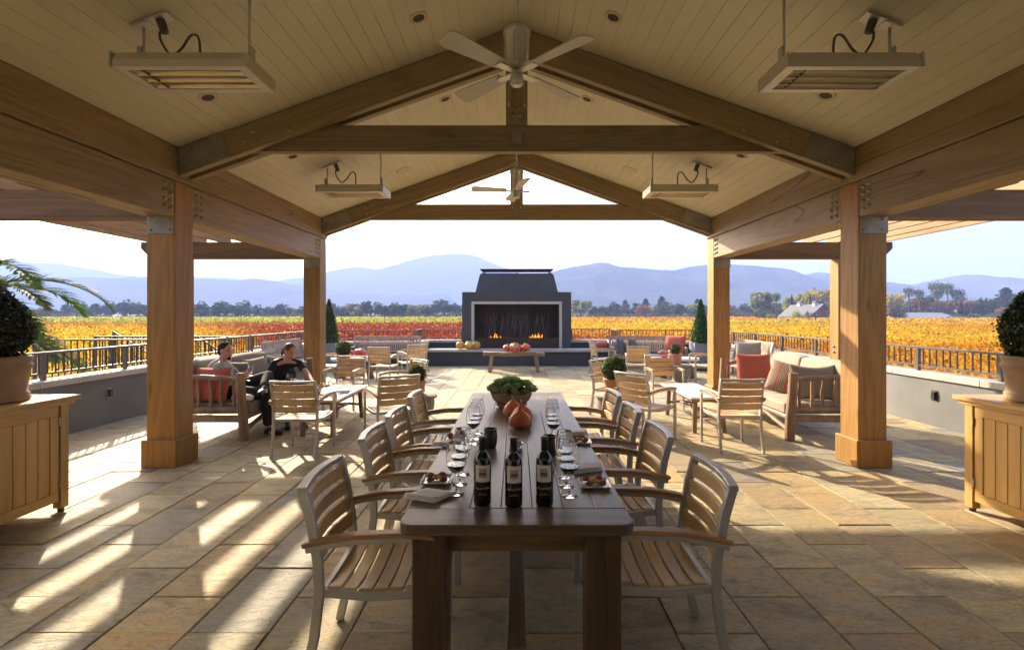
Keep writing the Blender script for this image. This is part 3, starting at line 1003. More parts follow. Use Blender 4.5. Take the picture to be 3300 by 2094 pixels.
for sg in (-1, 1):
    xa, xb = (XI, XO) if sg > 0 else (-XO, -XI)
    xc = (xa + xb) / 2
    for yf in (-2.56, 1.43, 5.42, 9.41):
        p = MB().box(xa, xb, yf, yf + 0.305, 0.0, 3.066).build('post', M['post'], pav, bevel=0.006)
        MB().box(xc - 0.19, xc + 0.19, yf - 0.038, yf + 0.343, 0, 0.292).build('plinth', M['post'], p, bevel=0.008)
        pb = MB().box(xa + 0.012, xb + (0.008 if sg > 0 else 0.0) - (0.012 if sg < 0 else 0), yf - 0.008, yf - 0.0005, 2.50, 2.70)
        if yf > 4:
            MB().box(xa + 0.02, xb - 0.02, yf + 0.3055, yf + 0.313, 2.50, 2.70).build('steel_plate', M['galv'], p)
            pb.build('steel_plate', M['galv'], p)
            bb = MB()
            for dx in (0.05, 0.255):
                for zz in (2.54, 2.65):
                    bolt_head(bb, xa + dx, yf - 0.008, zz, '-y', 0.014, 0.012)
            tag(bb.build('bolt_set', M['bolt'], p, smooth=True), kind='stuff')
            b8 = MB()
            ax = '-x' if sg > 0 else 'x'
            xf = XI + 0.004 if sg > 0 else -XI - 0.004
            for k in range(4):
                for q in (0.07, 0.16):
                    zz = 2.755 + k * 0.078
                    bolt_head(b8, xf, yf - q, zz + 0.012 * (q > .1), ax, 0.025, 0.022)
                    if yf < 9:
                        bolt_head(b8, xf, yf + 0.305 + q, zz, ax, 0.025, 0.022)
            tag(b8.build('bolt_set', M['bolt'], p, smooth=True), kind='stuff')
    for ya, yb in ((-2.255, 1.43), (1.735, 5.42), (5.725, 9.41)):
        x0, x1 = (XI + 0.004, XO - 0.004) if sg > 0 else (-XO + 0.004, -XI - 0.004)
        MB().box(x0, x1, ya + 0.004, yb - 0.004, 2.68, 3.064).build('header_beam', M['beam'], pav, bevel=0.006)
    x0, x1 = (XI - 0.022, XO - 0.02) if sg > 0 else (-XO + 0.02, -XI + 0.022)
    MB().box(x0, x1, -2.7, 9.72, 3.070, 3.43).build('plate_beam', M['beam'], pav, bevel=0.006)

# ceiling boards, 26 to each slope, and the roof over them
th = math.atan(SL)
bw = 0.14 / math.cos(th)
board = MB().box(-bw / 2 + 0.0006, bw / 2 - 0.0006, -2.7, 9.75, 0, 0.018).mesh('ceiling_board', M['ceil'], bevel=0.0024)
for sg in (-1, 1):
    for k in range(26):
        xm = sg * (0.07 + 0.14 * k)
        link('ceiling_board', board, pav, (xm, 0, RZ - SL * abs(xm)), (0, sg * th, 0))
    MB().prism([(sg * 0.0, RZ + 0.03), (sg * 4.15, RZ + 0.03 - SL * 4.15), (sg * 4.15, RZ + 0.19 - SL * 4.15), (0, RZ + 0.2)], -2.75, 9.8).build('roof', M['roof'], pav)

for yf in (5.44, 9.43):
    tr_ = MB().prism([(-2.85, 3.70), (2.85, 3.70), (3.12, 3.41), (-3.12, 3.41)], yf + 0.09, yf + 0.18).build('truss', M['tie'], pav, bevel=0.004)
    MB().box(-0.118, 0.118, yf + 0.088, yf + 0.182, 3.703, 4.60).build('king_post', M['king'], tr_, bevel=0.004)
    for sg in (-1, 1):
        for y0, y1 in ((yf, yf + 0.0885), (yf + 0.1815, yf + 0.27)):
            x_in = 0.0015 * sg
            MB().prism([(x_in, RZ - 0.012), (sg * 3.634, RZ - 0.012 - SL * 3.634), (sg * 3.634, RZ - 0.31 - SL * 3.634), (x_in, RZ - 0.31)], y0, y1).build('rafter', M['raft_l'] if sg < 0 else M['raft_r'], tr_, bevel=0.004)
        # steel shoe
        tx, tz = math.cos(th), -math.sin(th)
        zt = RZ - 0.012 - SL * 3.634
        pts = [(sg * 3.632, zt - 0.002), (sg * 3.17, zt - 0.002 + SL * 0.462), (sg * 3.075, zt - 0.296 + SL * 0.557), (sg * 3.632, zt - 0.296)]
        MB().prism(pts, yf - 0.008, yf - 0.0005).build('steel_shoe', M['galv'], tr_)
        bb = MB()
        for k in range(6):
            xx = 3.60 - k * 0.077
            bolt_head(bb, sg * xx, yf - 0.008, RZ - 0.012 - SL * xx - 0.045, '-y', 0.015, 0.011)
            xx = 3.50 - k * 0.072
            bolt_head(bb, sg * xx, yf - 0.008, RZ - 0.012 - SL * xx - 0.25, '-y', 0.015, 0.011)
        for xx, zz in ((2.83, 3.60), (2.45, 3.62), (2.93, 3.50), (2.80, 3.50)):
            bolt_head(bb, sg * xx, yf, zz, '-y', 0.027, 0.012)
        for zz in (4.47, 4.545):
            bolt_head(bb, sg * 0.045, yf, zz, '-y', 0.024, 0.012)
        tag(bb.build('bolt_set', M['bolt'], tr_, smooth=True), kind='stuff')
    bb = MB()
    for xx in (-0.04, 0.04):
        for zz in (3.81, 3.89):
            bolt_head(bb, xx, yf + 0.088, zz, '-y', 0.026, 0.012)
    tag(bb.build('bolt_set', M['bolt'], tr_, smooth=True), kind='stuff')
    cb = MB().box(-0.06, 0.06, yf + 0.05, yf + 0.0895, 3.55, 3.57).box(-0.06, 0.06, yf + 0.082, yf + 0.0895, 3.57, 3.63).box(-0.055, 0.055, yf + 0.05, yf + 0.062, 3.50, 3.55).box(-0.055, 0.055, yf + 0.062, yf + 0.0895, 3.49, 3.50)
    cb.build('cable_clip', M['bolt'], tr_)

# ------------------------------------------------------------------ pergolas at both sides
for sg, side in ((-1, 'left'), (1, 'right')):
    pg = thing('pergola', 'slatted timber pergola hanging off the %s side of the pavilion' % side, 'pergola')
    f = lambda a, b: (min(sg * a, sg * b), max(sg * a, sg * b))
    for yf, xe in ((5.46, 7.0), (9.46, 7.03)):
        a, b = f(3.97, xe)
        MB().prism([(sg * 3.97, 2.70), (sg * (xe - 0.16), 2.70), (sg * xe, 2.86), (sg * xe, 2.98), (sg * 3.97, 2.98)], yf, yf + 0.12).build('cross_beam', M['pergx'], pg, bevel=0.004)
        a, b = f(3.97, xe - 0.2)
        MB().box(a, b, yf - 0.03, yf + 0.15, 2.668, 2.698).build('ledger', M['pergx'], pg)
        a, b = f(5.97, 6.088) if sg > 0 else f(6.03, 6.112)
        ya_, yb_ = (yf - 0.07, yf + 0.19) if sg > 0 else (yf - 0.10, yf + 0.0)
        MB().box(a, b, ya_, yb_, 0, 2.666).build('post', M['post'], pg, bevel=0.005)
        bb = MB()
        for zz in (0.93, 1.03):
            bolt_head(bb, sg * 5.97, yf + 0.06, zz, '-x' if sg > 0 else 'x', 0.026, 0.03)
        tag(bb.build('bolt_set', M['bolt'], pg, smooth=True), kind='stuff')
    for xx in (4.26, 4.70, 5.14, 5.58, 6.05, 6.50, 6.90):
        a, b = f(xx - 0.025, xx + 0.025)
        MB().box(a, b, 5.2, 9.85, 2.983, 3.19).build('rafter', M['perg'], pg, bevel=0.003)

# ------------------------------------------------------------------ low walls, coping, railings
def wall(label, segs, name='parapet_wall', mat='stucco'):
    t = thing(name, label, 'wall')
    for x0, x1, y0, y1 in segs:
        MB().box(x0, x1, y0, y1, -1.4, 0.676).build('wall_panel', M[mat], t)
        L = max(x1 - x0, y1 - y0)
        n = max(1, round(L / 1.6))
        for k in range(n):
            o = 0.035
            if y1 - y0 > x1 - x0:
                a, b = y0 + (y1 - y0) * k / n + (0.002 if k else 0), y0 + (y1 - y0) * (k + 1) / n - 0.002
                MB().box(x0 - o, x1 + o, a, b, 0.68, 0.762).build('coping_stone', M['coping'], t, bevel=0.004)
            else:
                a, b = x0 + (x1 - x0) * k / n + 0.002, x0 + (x1 - x0) * (k + 1) / n - 0.002
                MB().box(a, b, y0 - o, y1 + o, 0.68, 0.762).build('coping_stone', M['coping'], t, bevel=0.004)
    return t


wall('low grey stucco wall along the left edge of the terrace, in shade', [(-6.42, -6.125, 0.5, 10.95), (-6.42, -6.125, 11.9, 15.9)])
wall('low grey stucco wall along the right edge of the terrace, sunlit', [(6.125, 6.42, 0.5, 15.9)])
wall('low dark wall behind the slatted bench left of the fireplace', [(-6.42, -3.36, 15.95, 16.25), (-3.36, -3.06, 15.95, 17.0), (-3.36, -1.81, 17.05, 17.35)], mat='stucco_d')
wall('low dark wall behind the slatted bench right of the fireplace', [(3.36, 6.42, 15.95, 16.25), (3.06, 3.36, 15.95, 17.0), (1.81, 3.36, 17.05, 17.35)], mat='stucco_d')


def railing(label, p0, p1, group=None, step=0.12, z0=0.0, posts=1.35, slope=0.0, base=0.762, matl='rail', name='railing'):
    p0, p1 = Vector((*p0, 0)), Vector((*p1, 0))
    L = (p1 - p0).length
    d = (p1 - p0).normalized()
    ang = math.atan2(d.y, d.x)
    t = thing(name, label, 'railing', (p0.x, p0.y, z0), ang, group)
    zz = lambda s: slope * s
    hi, lo = 1.12, base + 0.085
    MB().bar([(0, 0, hi), (L, 0, hi + zz(L))], 0.055, 0.032).build('top_rail', M[matl], t, bevel=0.004)
    MB().bar([(0, 0, lo), (L, 0, lo + zz(L))], 0.035, 0.025).build('bottom_rail', M[matl], t)
    npst = max(1, round(L / posts))
    pm_ = MB().box(-0.024, 0.024, -0.024, 0.024, base, hi - 0.017).mesh('rail_post', M[matl])
    ps = [L * k / npst for k in range(npst + 1)]
    for s in ps:
        s2 = min(max(s, 0.03), L - 0.03)
        link('rail_post', pm_, t, (s2, 0, zz(s2)))
    bm_ = MB().box(-0.008, 0.008, -0.008, 0.008, lo + 0.013, hi - 0.017).mesh('baluster', M['iron'])
    nb = int(L / step)
    for k in range(1, nb):
        s = L * k / nb
        if min(abs(s - q) for q in ps) > 0.045:
            link('baluster', bm_, t, (s, 0, zz(s)))
    return t


railing('bronze railing on the left terrace wall, nearest the camera', (-6.27, 2.5), (-6.27, 10.9))
railing('short bronze railing on the left wall beyond the gate', (-6.27, 11.95), (-6.27, 16.0))
railing('bronze railing on the right terrace wall running to the far corner', (6.27, 2.5), (6.27, 16.0))
railing('bronze railing behind the slatted bench left of the fireplace', (-6.22, 16.1), (-3.25, 16.1))
railing('short return of railing beside the alcove left of the fireplace', (-3.21, 16.14), (-3.21, 17.12), posts=2)
railing('bronze railing in the alcove touching the left side of the fireplace', (-3.17, 17.2), (-1.84, 17.2))
railing('bronze railing behind the slatted bench right of the fireplace', (3.25, 16.1), (6.22, 16.1))
railing('short return of railing beside the alcove right of the fireplace', (3.21, 16.14), (3.21, 17.12), posts=2)
railing('bronze railing in the alcove touching the right side of the fireplace', (1.84, 17.2), (3.17, 17.2))
# stair landing outside the left gate
land = MB().box(-9.7, -6.45, 10.05, 11.6, -1.4, 0.03).build('stair_landing', M['stucco'])
tag(land, 'concrete stair landing outside the gate in the left wall', 'landing')
railing('near railing of the stair landing outside the left wall', (-9.65, 10.1), (-6.5, 10.1), base=0.03, step=0.125)
railing('far railing of the stair landing outside the left wall', (-9.65, 11.55), (-6.5, 11.55), base=0.03, step=0.125)
railing('sloping stair handrail descending beyond the left wall', (-10.3, 12.9), (-8.2, 12.9), base=0.3, slope=-0.62, z0=0.08)
railing('second sloping stair handrail seen past the front left post', (-8.0, 12.4), (-6.6, 12.4), base=0.3, slope=-0.62, z0=0.06)
gt = thing('gate', 'small dark iron gate in the left wall behind the seated man', 'gate', (-6.27, 11.0, 0))
gb_ = MB().box(-0.02, 0.02, 0, 0.03, 0.05, 1.1).box(-0.02, 0.02, 0.82, 0.85, 0.05, 1.1).box(-0.02, 0.02, 0, 0.85, 1.1, 1.135).box(-0.018, 0.018, 0.03, 0.82, 0.05, 0.09)
gb_.build('gate_frame', M['rail'], gt)
bme = MB().box(-0.008, 0.008, -0.008, 0.008, 0.09, 1.1).mesh('bar', M['iron'])
for k in range(1, 8):
    link('bar', bme, gt, (0, 0.03 + 0.79 * k / 8, 0))

# step lights in the walls
M['bronze'] = plain('dark bronze', (0.05, 0.045, 0.04), 0.35, 0.6)
for x, y, z, lab in ((-6.125, 7.6, 0.455, 'small bronze socket cover on the shaded left wall'), (6.125, 7.41, 0.445, 'small dark socket cover on the sunlit right wall')):
    sg = 1 if x < 0 else -1
    t = thing('wall_socket', lab, 'wall socket', (x, y, z))
    a, b = sorted((0.0005 * sg, 0.012 * sg))
    MB().box(a, b, -0.05, 0.05, -0.075, 0.075).build('cover_plate', M['bolt'] if x < 0 else M['bronze'], t, bevel=0.002)
    a, b = sorted((0.0125 * sg, 0.04 * sg))
    MB().box(a, b, -0.03, 0.03, -0.055, 0.055).build('flap', M['bronze'], t, bevel=0.004)

# unseen wall added behind the camera, blocking light to dim the pavilion
bw_ = thing('dimming_wall', 'unseen stucco wall with glazed doors, added behind the camera to dim the pavilion', 'building', (0, -3.3, 0))
MB().box(-14, -2.2, -.4, 0, -1.4, 5.6).box(2.2, 14, -.4, 0, -1.4, 5.6).box(-2.2, 2.2, -.4, 0, 2.6, 5.6).build('wall', M['stucco'], bw_)
for k in range(4):
    x = -2.2 + 1.1 * k
    d_ = MB().box(x + .01, x + .09, -.25, -.18, .02, 2.58).box(x + 1.01, x + 1.09, -.25, -.18, .02, 2.58).box(x + .09, x + 1.01, -.25, -.18, 2.48, 2.58).box(x + .09, x + 1.01, -.25, -.18, .02, .2).build('door', M['iron'], bw_)
    MB().box(x + .092, x + 1.008, -.225, -.215, .202, 2.478).build('pane', plain('dark door glass', (.02, .022, .025), .05), d_)

# ------------------------------------------------------------------ more materials
M['teak'] = wood('teak slats', (0.48, 0.315, 0.145), (0.70, 0.50, 0.27), 'X', 6, 0.45, 0.12, rndv=0.15)
M['teak_arm'] = wood('teak armrest', (0.28, 0.15, 0.065), (0.45, 0.26, 0.12), 'Y', 6, 0.42, 0.12)
M['alu'] = plain('brushed aluminium', (0.46, 0.45, 0.425), 0.38, 0.45, var=0.05, nscale=20)
M['table'] = wood('weathered teak table', (0.092, 0.066, 0.044), (0.205, 0.152, 0.104), 'Y', 8, 0.36, 0.3, rndv=0.12, spec=0.5)
M['table_x'] = wood('weathered teak table end', (0.062, 0.040, 0.021), (0.14, 0.093, 0.053), 'X', 8, 0.38, 0.3, spec=0.5)
M['table_z'] = wood('weathered teak table leg', (0.044, 0.026, 0.010), (0.10, 0.061, 0.025), 'Z', 8, 0.5, 0.3)
M['apron'] = wood('honey teak apron', (0.10, 0.060, 0.022), (0.21, 0.135, 0.06), 'X', 6, 0.5, 0.2)
M['log'] = wood('grey brown log', (0.14, 0.09, 0.055), (0.31, 0.215, 0.14), 'Z', 5, 0.6, 0.3, rndv=0.1)
M['logx'] = wood('grey brown log lying', (0.14, 0.09, 0.055), (0.31, 0.215, 0.14), 'Y', 5, 0.6, 0.3, rndv=0.1)
M['oldwood'] = wood('old bench timber', (0.13, 0.085, 0.05), (0.34, 0.25, 0.16), 'X', 6, 0.7, 0.5)
M['benchteak'] = wood('silvered bench teak', (0.27, 0.20, 0.155), (0.44, 0.34, 0.27), 'Z', 5, 0.6, 0.12, rndv=0.1)
M['maple'] = wood('honey cabinet wood', (0.46, 0.26, 0.075), (0.60, 0.37, 0.125), 'Z', 5, 0.42, 0.08, rndv=0.12)
M['maple_y'] = wood('honey cabinet rail', (0.46, 0.26, 0.075), (0.60, 0.37, 0.125), 'Y', 5, 0.4, 0.08, rndv=0.06)
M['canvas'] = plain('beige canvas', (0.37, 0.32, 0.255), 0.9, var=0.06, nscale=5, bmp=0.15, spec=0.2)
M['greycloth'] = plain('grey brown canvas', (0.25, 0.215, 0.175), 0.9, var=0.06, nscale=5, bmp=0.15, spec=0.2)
M['slate'] = plain('slate blue fabric', (0.13, 0.135, 0.14), 0.9, var=0.06, nscale=5, bmp=0.15, spec=0.2)
M['whitetop'] = plain('white composite top', (0.72, 0.68, 0.62), 0.28, var=0.03, nscale=4)
M['terra'] = plain('terracotta', (0.43, 0.19, 0.105), 0.75, var=0.14, nscale=7, bmp=0.06)
M['terra_old'] = plain('aged terracotta', (0.31, 0.20, 0.105), 0.8, var=0.25, nscale=5, bmp=0.1)
M['stool'] = plain('weathered stone drum', (0.22, 0.195, 0.16), 0.8, var=0.22, nscale=5, bmp=0.2)
M['soil'] = plain('potting soil', (0.03, 0.022, 0.015), 0.95)
M['planter'] = plain('blue grey planter', (0.20, 0.225, 0.28), 0.7, var=0.08, nscale=3, bmp=0.05)
M['box'] = leafmat('boxwood leaves', (0.085, 0.15, 0.035), 0.3, gloss=0.06, val=0.15)
M['boxdark'] = leafmat('dark boxwood leaves', (0.035, 0.055, 0.022), 0.2, gloss=0.06, val=0.1)
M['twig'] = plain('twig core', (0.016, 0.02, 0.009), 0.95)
M['white'] = plain('white porcelain', (0.78, 0.77, 0.74), 0.15, var=0.02)
M['linen'] = plain('white linen', (0.82, 0.80, 0.79), 0.9, var=0.03, nscale=6, bmp=0.1)
M['steel'] = plain('polished steel', (0.5, 0.48, 0.46), 0.2, 0.95, var=0.05)
M['rawsteel'] = plain('rusty steel plate', (0.055, 0.032, 0.02), 0.6, 0.3, var=0.3, nscale=2.5)
M['soot'] = plain('sooty brick', (0.065, 0.057, 0.045), 0.85, var=0.35, nscale=3, bmp=0.2)
M['twist'] = plain('dark iron rod', (0.09, 0.075, 0.065), 0.6, 0.2)


def pattern_red():
    m, nt, p = newmat('red lattice fabric')
    tc = N(nt, 'ShaderNodeTexCoord')
    out = []
    for ang in (0.6, -0.6):
        mp = N(nt, 'ShaderNodeMapping'); mp.inputs['Rotation'].default_value = (0, ang, 0)
        nt.links.new(tc.outputs['Object'], mp.inputs['Vector'])
        w = N(nt, 'ShaderNodeTexWave'); w.inputs['Scale'].default_value = 14; w.inputs['Distortion'].default_value = 0
        w.bands_direction = 'X'
        nt.links.new(mp.outputs[0], w.inputs['Vector'])
        out.append(w.outputs['Fac'])
    mx = N(nt, 'ShaderNodeMath', operation='MAXIMUM')
    nt.links.new(out[0], mx.inputs[0]); nt.links.new(out[1], mx.inputs[1])
    rp = ramp(nt, [(0.80, (0.36, 0.055, 0.035)), (0.97, (0.55, 0.20, 0.13))])
    nt.links.new(mx.outputs[0], rp.inputs[0]); nt.links.new(rp.outputs[0], p.inputs['Base Color'])
    p.inputs['Roughness'].default_value = 0.9
    return m


def stripes(name, base, line, hot, scale):
    m, nt, p = newmat(name)
    tc = N(nt, 'ShaderNodeTexCoord')
    w = N(nt, 'ShaderNodeTexWave'); w.inputs['Scale'].default_value = scale; w.bands_direction = 'X'
    nt.links.new(tc.outputs['Object'], w.inputs['Vector'])
    rp = ramp(nt, [(0.55, base), (0.75, line)]); nt.links.new(w.outputs['Fac'], rp.inputs[0])
    col = rp.outputs[0]
    if hot:
        w2 = N(nt, 'ShaderNodeTexWave'); w2.inputs['Scale'].default_value = 2.1; w2.bands_direction = 'X'
        w2.inputs['Phase Offset'].default_value = 1.2
        nt.links.new(tc.outputs['Object'], w2.inputs['Vector'])
        r2 = ramp(nt, [(0.93, (0, 0, 0)), (0.95, (1, 1, 1))]); nt.links.new(w2.outputs['Fac'], r2.inputs[0])
        col = mixc(nt, r2.outputs[0], col, hot)
    nt.links.new(col, p.inputs['Base Color'])
    p.inputs['Roughness'].default_value = 0.9
    return m


M['redfab'] = pattern_red()
M['stripe'] = stripes('tan striped fabric', (0.33, 0.25, 0.17), (0.10, 0.065, 0.045), (0.45, 0.06, 0.07), 13)
M['stripe_d'] = stripes('brown striped fabric', (0.20, 0.14, 0.11), (0.06, 0.04, 0.035), None, 13)

# ------------------------------------------------------------------ the teak and aluminium armchair
def make_chair():
    t = thing('armchair', 'x', 'armchair')
    A = M['alu']
    for s in (-1, 1):
        b = MB().bar([(s * .25, -.335, 0), (s * .25, -.285, .22), (s * .25, -.262, .42), (s * .25, -.268, .55), (s * .25, -.30, .74), (s * .25, -.335, .865)], .026, .042, (0, 1, 0))
        b.build('back_post', A, t, bevel=.003)
        b = MB().bar([(s * .262, .245, 0), (s * .262, .245, .60), (s * .262, .235, .628)], .042, .026, (1, 0, 0))
        b.build('leg', A, t, bevel=.003)
        arm = [(s * .266, -.315, .612), (s * .268, -.22, .634), (s * .27, -.10, .652), (s * .27, .08, .658), (s * .268, .2, .648), (s * .264, .262, .634)]
        a = MB().bar(arm, .024, .026).build('arm', A, t, bevel=.003)
        MB().bar([(x, y - .012 * (i == 0), z + .0235) for i, (x, y, z) in enumerate(arm)], [.046, .05, .054, .054, .052, .048], .021).build('armrest', M['teak_arm'], a, bevel=.004)
        MB().bar([(s * .243, -.25, .415), (s * .243, -.05, .395), (s * .243, .15, .402), (s * .249, .24, .42)], .022, .036).build('side_rail', A, t, bevel=.003)
    fr = []
    for k in range(7):
        x = -.236 + .472 * k / 6
        fr.append(x)
    MB().bar([(x, .242, .42 - .02 * (1 - (x / .236) ** 2)) for x in fr], .026, .04).build('front_rail', A, t, bevel=.003)
    MB().bar([(x, -.245, .415) for x in (-.236, 0, .236)], .026, .034).build('rear_rail', A, t, bevel=.003)
    MB().bar([(-.262, -.336, .868)] + [(x, -.336 - .035 * (1 - (x / .25) ** 2), .868) for x in (-.2, -.1, 0, .1, .2)] + [(.262, -.336, .868)], .042, .026).build('top_rail', A, t, bevel=.003)
    for k in range(7):
        y = -.205 + k * .0685
        z0 = .425 - .016 * math.sin(PI * min(1, (k + .7) / 6.2))
        MB().bar([(x, y, z0 - .020 * (1 - (x / .232) ** 2) + .006) for x in (-.23, -.15, -.07, 0, .07, .15, .23)], .0605, .016).build('seat_slat', M['teak'], t, bevel=.003)
    for k in range(4):
        z = .545 + k * .0845
        tpos = (z - .5) / .365
        yb = -.266 - .07 * max(0, tpos) ** 1.2
        MB().bar([(x, yb - .033 * (1 - (x / .238) ** 2), z) for x in (-.238, -.16, -.08, 0, .08, .16, .238)], .016, .073, (0, 0, 1)).build('back_slat', M['teak'], t, bevel=.003)
    return t


chair0 = make_chair()
first = [True]
def chair(bx, by, deg, label, group):
    """bx, by: middle of the top of the back; deg: heading, anticlockwise from +Y"""
    a = R(deg)
    f = Vector((-math.sin(a), math.cos(a), 0))
    loc = Vector((bx, by, 0)) + f * 0.335
    if first[0]:
        first[0] = False
        chair0.location = loc; chair0.rotation_euler = (0, 0, a)
        chair0['label'] = label; chair0['group'] = group
        return chair0
    return dup(chair0, loc, a, label, group)


G1 = 'teak and aluminium armchairs along the long dining table'
G2 = 'teak and aluminium armchairs in the lounge corners'
for y, lab in ((2.47, 'nearest teak armchair on the left side of the dining table, by the folded napkin'),
               (3.33, 'second teak armchair from the front on the left side of the dining table'),
               (3.99, 'third teak armchair from the front on the left side of the dining table'),
               (4.86, 'farthest teak armchair on the left side of the dining table')):
    chair(-.945 if y < 4.5 else -.97, y, -90 + random.uniform(-2, 2), lab, G1)
for y, lab in ((2.50, 'nearest teak armchair on the right side of the dining table'),
               (3.38, 'second teak armchair from the front on the right side of the dining table'),
               (4.17, 'third teak armchair from the front on the right side of the dining table'),
               (4.94, 'farthest teak armchair on the right side of the dining table, slats in sunshine')):
    chair(.965 if y < 3 else .945, y, 90 + random.uniform(-2, 2), lab, G1)
chair(-2.545, 5.75, 0, 'teak armchair seen from behind at the near end of the left coffee table', G2)
chair(-1.45, 6.27, 33, 'teak armchair turned towards the left coffee table, seen from behind', G2)
chair(-2.985, 9.17, 176, 'teak armchair facing the camera at the far end of the left coffee table', G2)
chair(-1.63, 8.47, 132, 'teak armchair facing left behind the small potted ball near the left table', G2)
chair(-3.17, 11.6, -6, 'teak armchair with back to camera before the left slatted bench', G2)
chair(-2.48, 12.65, 38, 'teak armchair turned left between the left bench and the hearth', G2)
chair(-2.55, 14.1, 78, 'teak armchair mostly hidden beside the left end of the hearth', G2)
chair(-4.75, 12.0, -84, 'teak armchair half hidden behind the far left post', G2)
chair(2.65, 5.94, 1, 'teak armchair with orange seat at the near end of the right coffee table', G2)
chair(1.47, 6.55, -53, 'teak armchair turned towards the right coffee table, beside the large potted ball', G2)
chair(2.61, 9.3, 180, 'teak armchair facing the camera at the far end of the right coffee table', G2)
chair(1.365, 8.45, -132, 'teak armchair facing right behind the large potted boxwood ball', G2)
chair(2.86, 11.9, -10, 'teak armchair with back to camera before the right slatted bench', G2)
chair(2.05, 13.85, -82, 'teak armchair facing right in front of the right end of the hearth', G2)
chair(4.78, 12.05, 86, 'teak armchair half hidden behind the far right post', G2)

# ------------------------------------------------------------------ dining table
dt = thing('dining_table', 'long weathered teak dining table with breadboard ends, set with wine and plates', 'table', (0, 3.9, 0))
TY0, TY1 = -1.79, 1.79
hw = .497
pw = 2 * hw / 7
for k in range(7):
    xa, xb = -hw + k * pw, -hw + (k + 1) * pw
    MB().box(xa + .0013, xb - .0013, TY0 + .185, TY1 - .185, .718, .76 + random.uniform(-.0012, .0012)).build('plank', M['table'], dt, bevel=.0025)
for s in (-1, 1):
    yo = TY0 if s < 0 else TY1
    yi = yo - s * .183
    rr = .055
    pts = [(-hw, yi), (-hw, yo - s * rr)] + [(-hw + rr * (1 - math.cos(a)), yo - s * rr * (1 - math.sin(a))) for a in (.4, .8, 1.2)] + [(-hw + rr, yo), (hw - rr, yo)] + \
          [(hw - rr * (1 - math.cos(a)), yo - s * rr * (1 - math.sin(a))) for a in (1.2, .8, .4)] + [(hw, yo - s * rr), (hw, yi)]
    MB().slab(pts, .713, .7605).build('end_board', M['table_x'], dt, bevel=.004)
    MB().box(-.32, .32, s * 1.60 - .02, s * 1.60 + .02, .572, .712).build('apron', M['apron'], dt, bevel=.003)
    for q in (-1, 1):
        MB().box(min(q * .305, q * .455), max(q * .305, q * .455), s * 1.63 - .075, s * 1.63 + .075, 0, .712).build('leg', M['table_z'], dt, bevel=.005)
for q in (-1, 1):
    MB().box(q * .40 - .02, q * .40 + .02, -1.55, 1.55, .625, .712).build('apron', M['table'], dt, bevel=.003)
MB().box(-.045, .045, -1.66, 1.66, .105, .16).build('stretcher', M['table'], dt, bevel=.004)

TZ = .761
# ------------------------------------------------------------------ glasses, bottles, plates on the table
M['glass'] = glassmat('clear wine glass')
m, nt, p = newmat('red wine')
p.inputs['Base Color'].default_value = (0.012, 0.002, 0.004, 1); p.inputs['Roughness'].default_value = 0.02
p.inputs['Specular IOR Level'].default_value = 0.9
M['wine'] = m
m, nt, p = newmat('dark bottle glass')
p.inputs['Base Color'].default_value = (0.006, 0.008, 0.006, 1); p.inputs['Roughness'].default_value = 0.04
p.inputs['Specular IOR Level'].default_value = 0.7
M['bottle'] = m
M['capsule'] = plain('dark capsule foil', (0.055, 0.045, 0.035), 0.4, 0.5, var=0.1)


def make_glass(filled=True):
    t = thing('wine_glass', 'x', 'wine glass')
    prof = [(.038, 0), (.038, .003), (.02, .006), (.006, .012), (.0042, .03), (.004, .08), (.0055, .098), (.016, .104), (.034, .118), (.0475, .140), (.052, .160), (.0505, .188), (.045, .222), (.0390, .2475), (.0385, .25)]
    inner = [(.0376, .25), (.0376, .2475), (.0438, .222), (.0493, .188), (.0508, .160), (.0463, .141), (.0328, .1195), (.0150, .1062), (0, .1045)]
    prof = [(0, 0)] + prof + inner
    MB().lathe(prof, 28).build('glass', M['glass'], t, smooth=True)
    if filled:
        MB().lathe([(0, .1055), (.0140, .1072), (.0318, .1205), (.0450, .1405), (.0466, .1445), (0, .1445)], 28).build('wine', M['wine'], t, smooth=False)
    return t


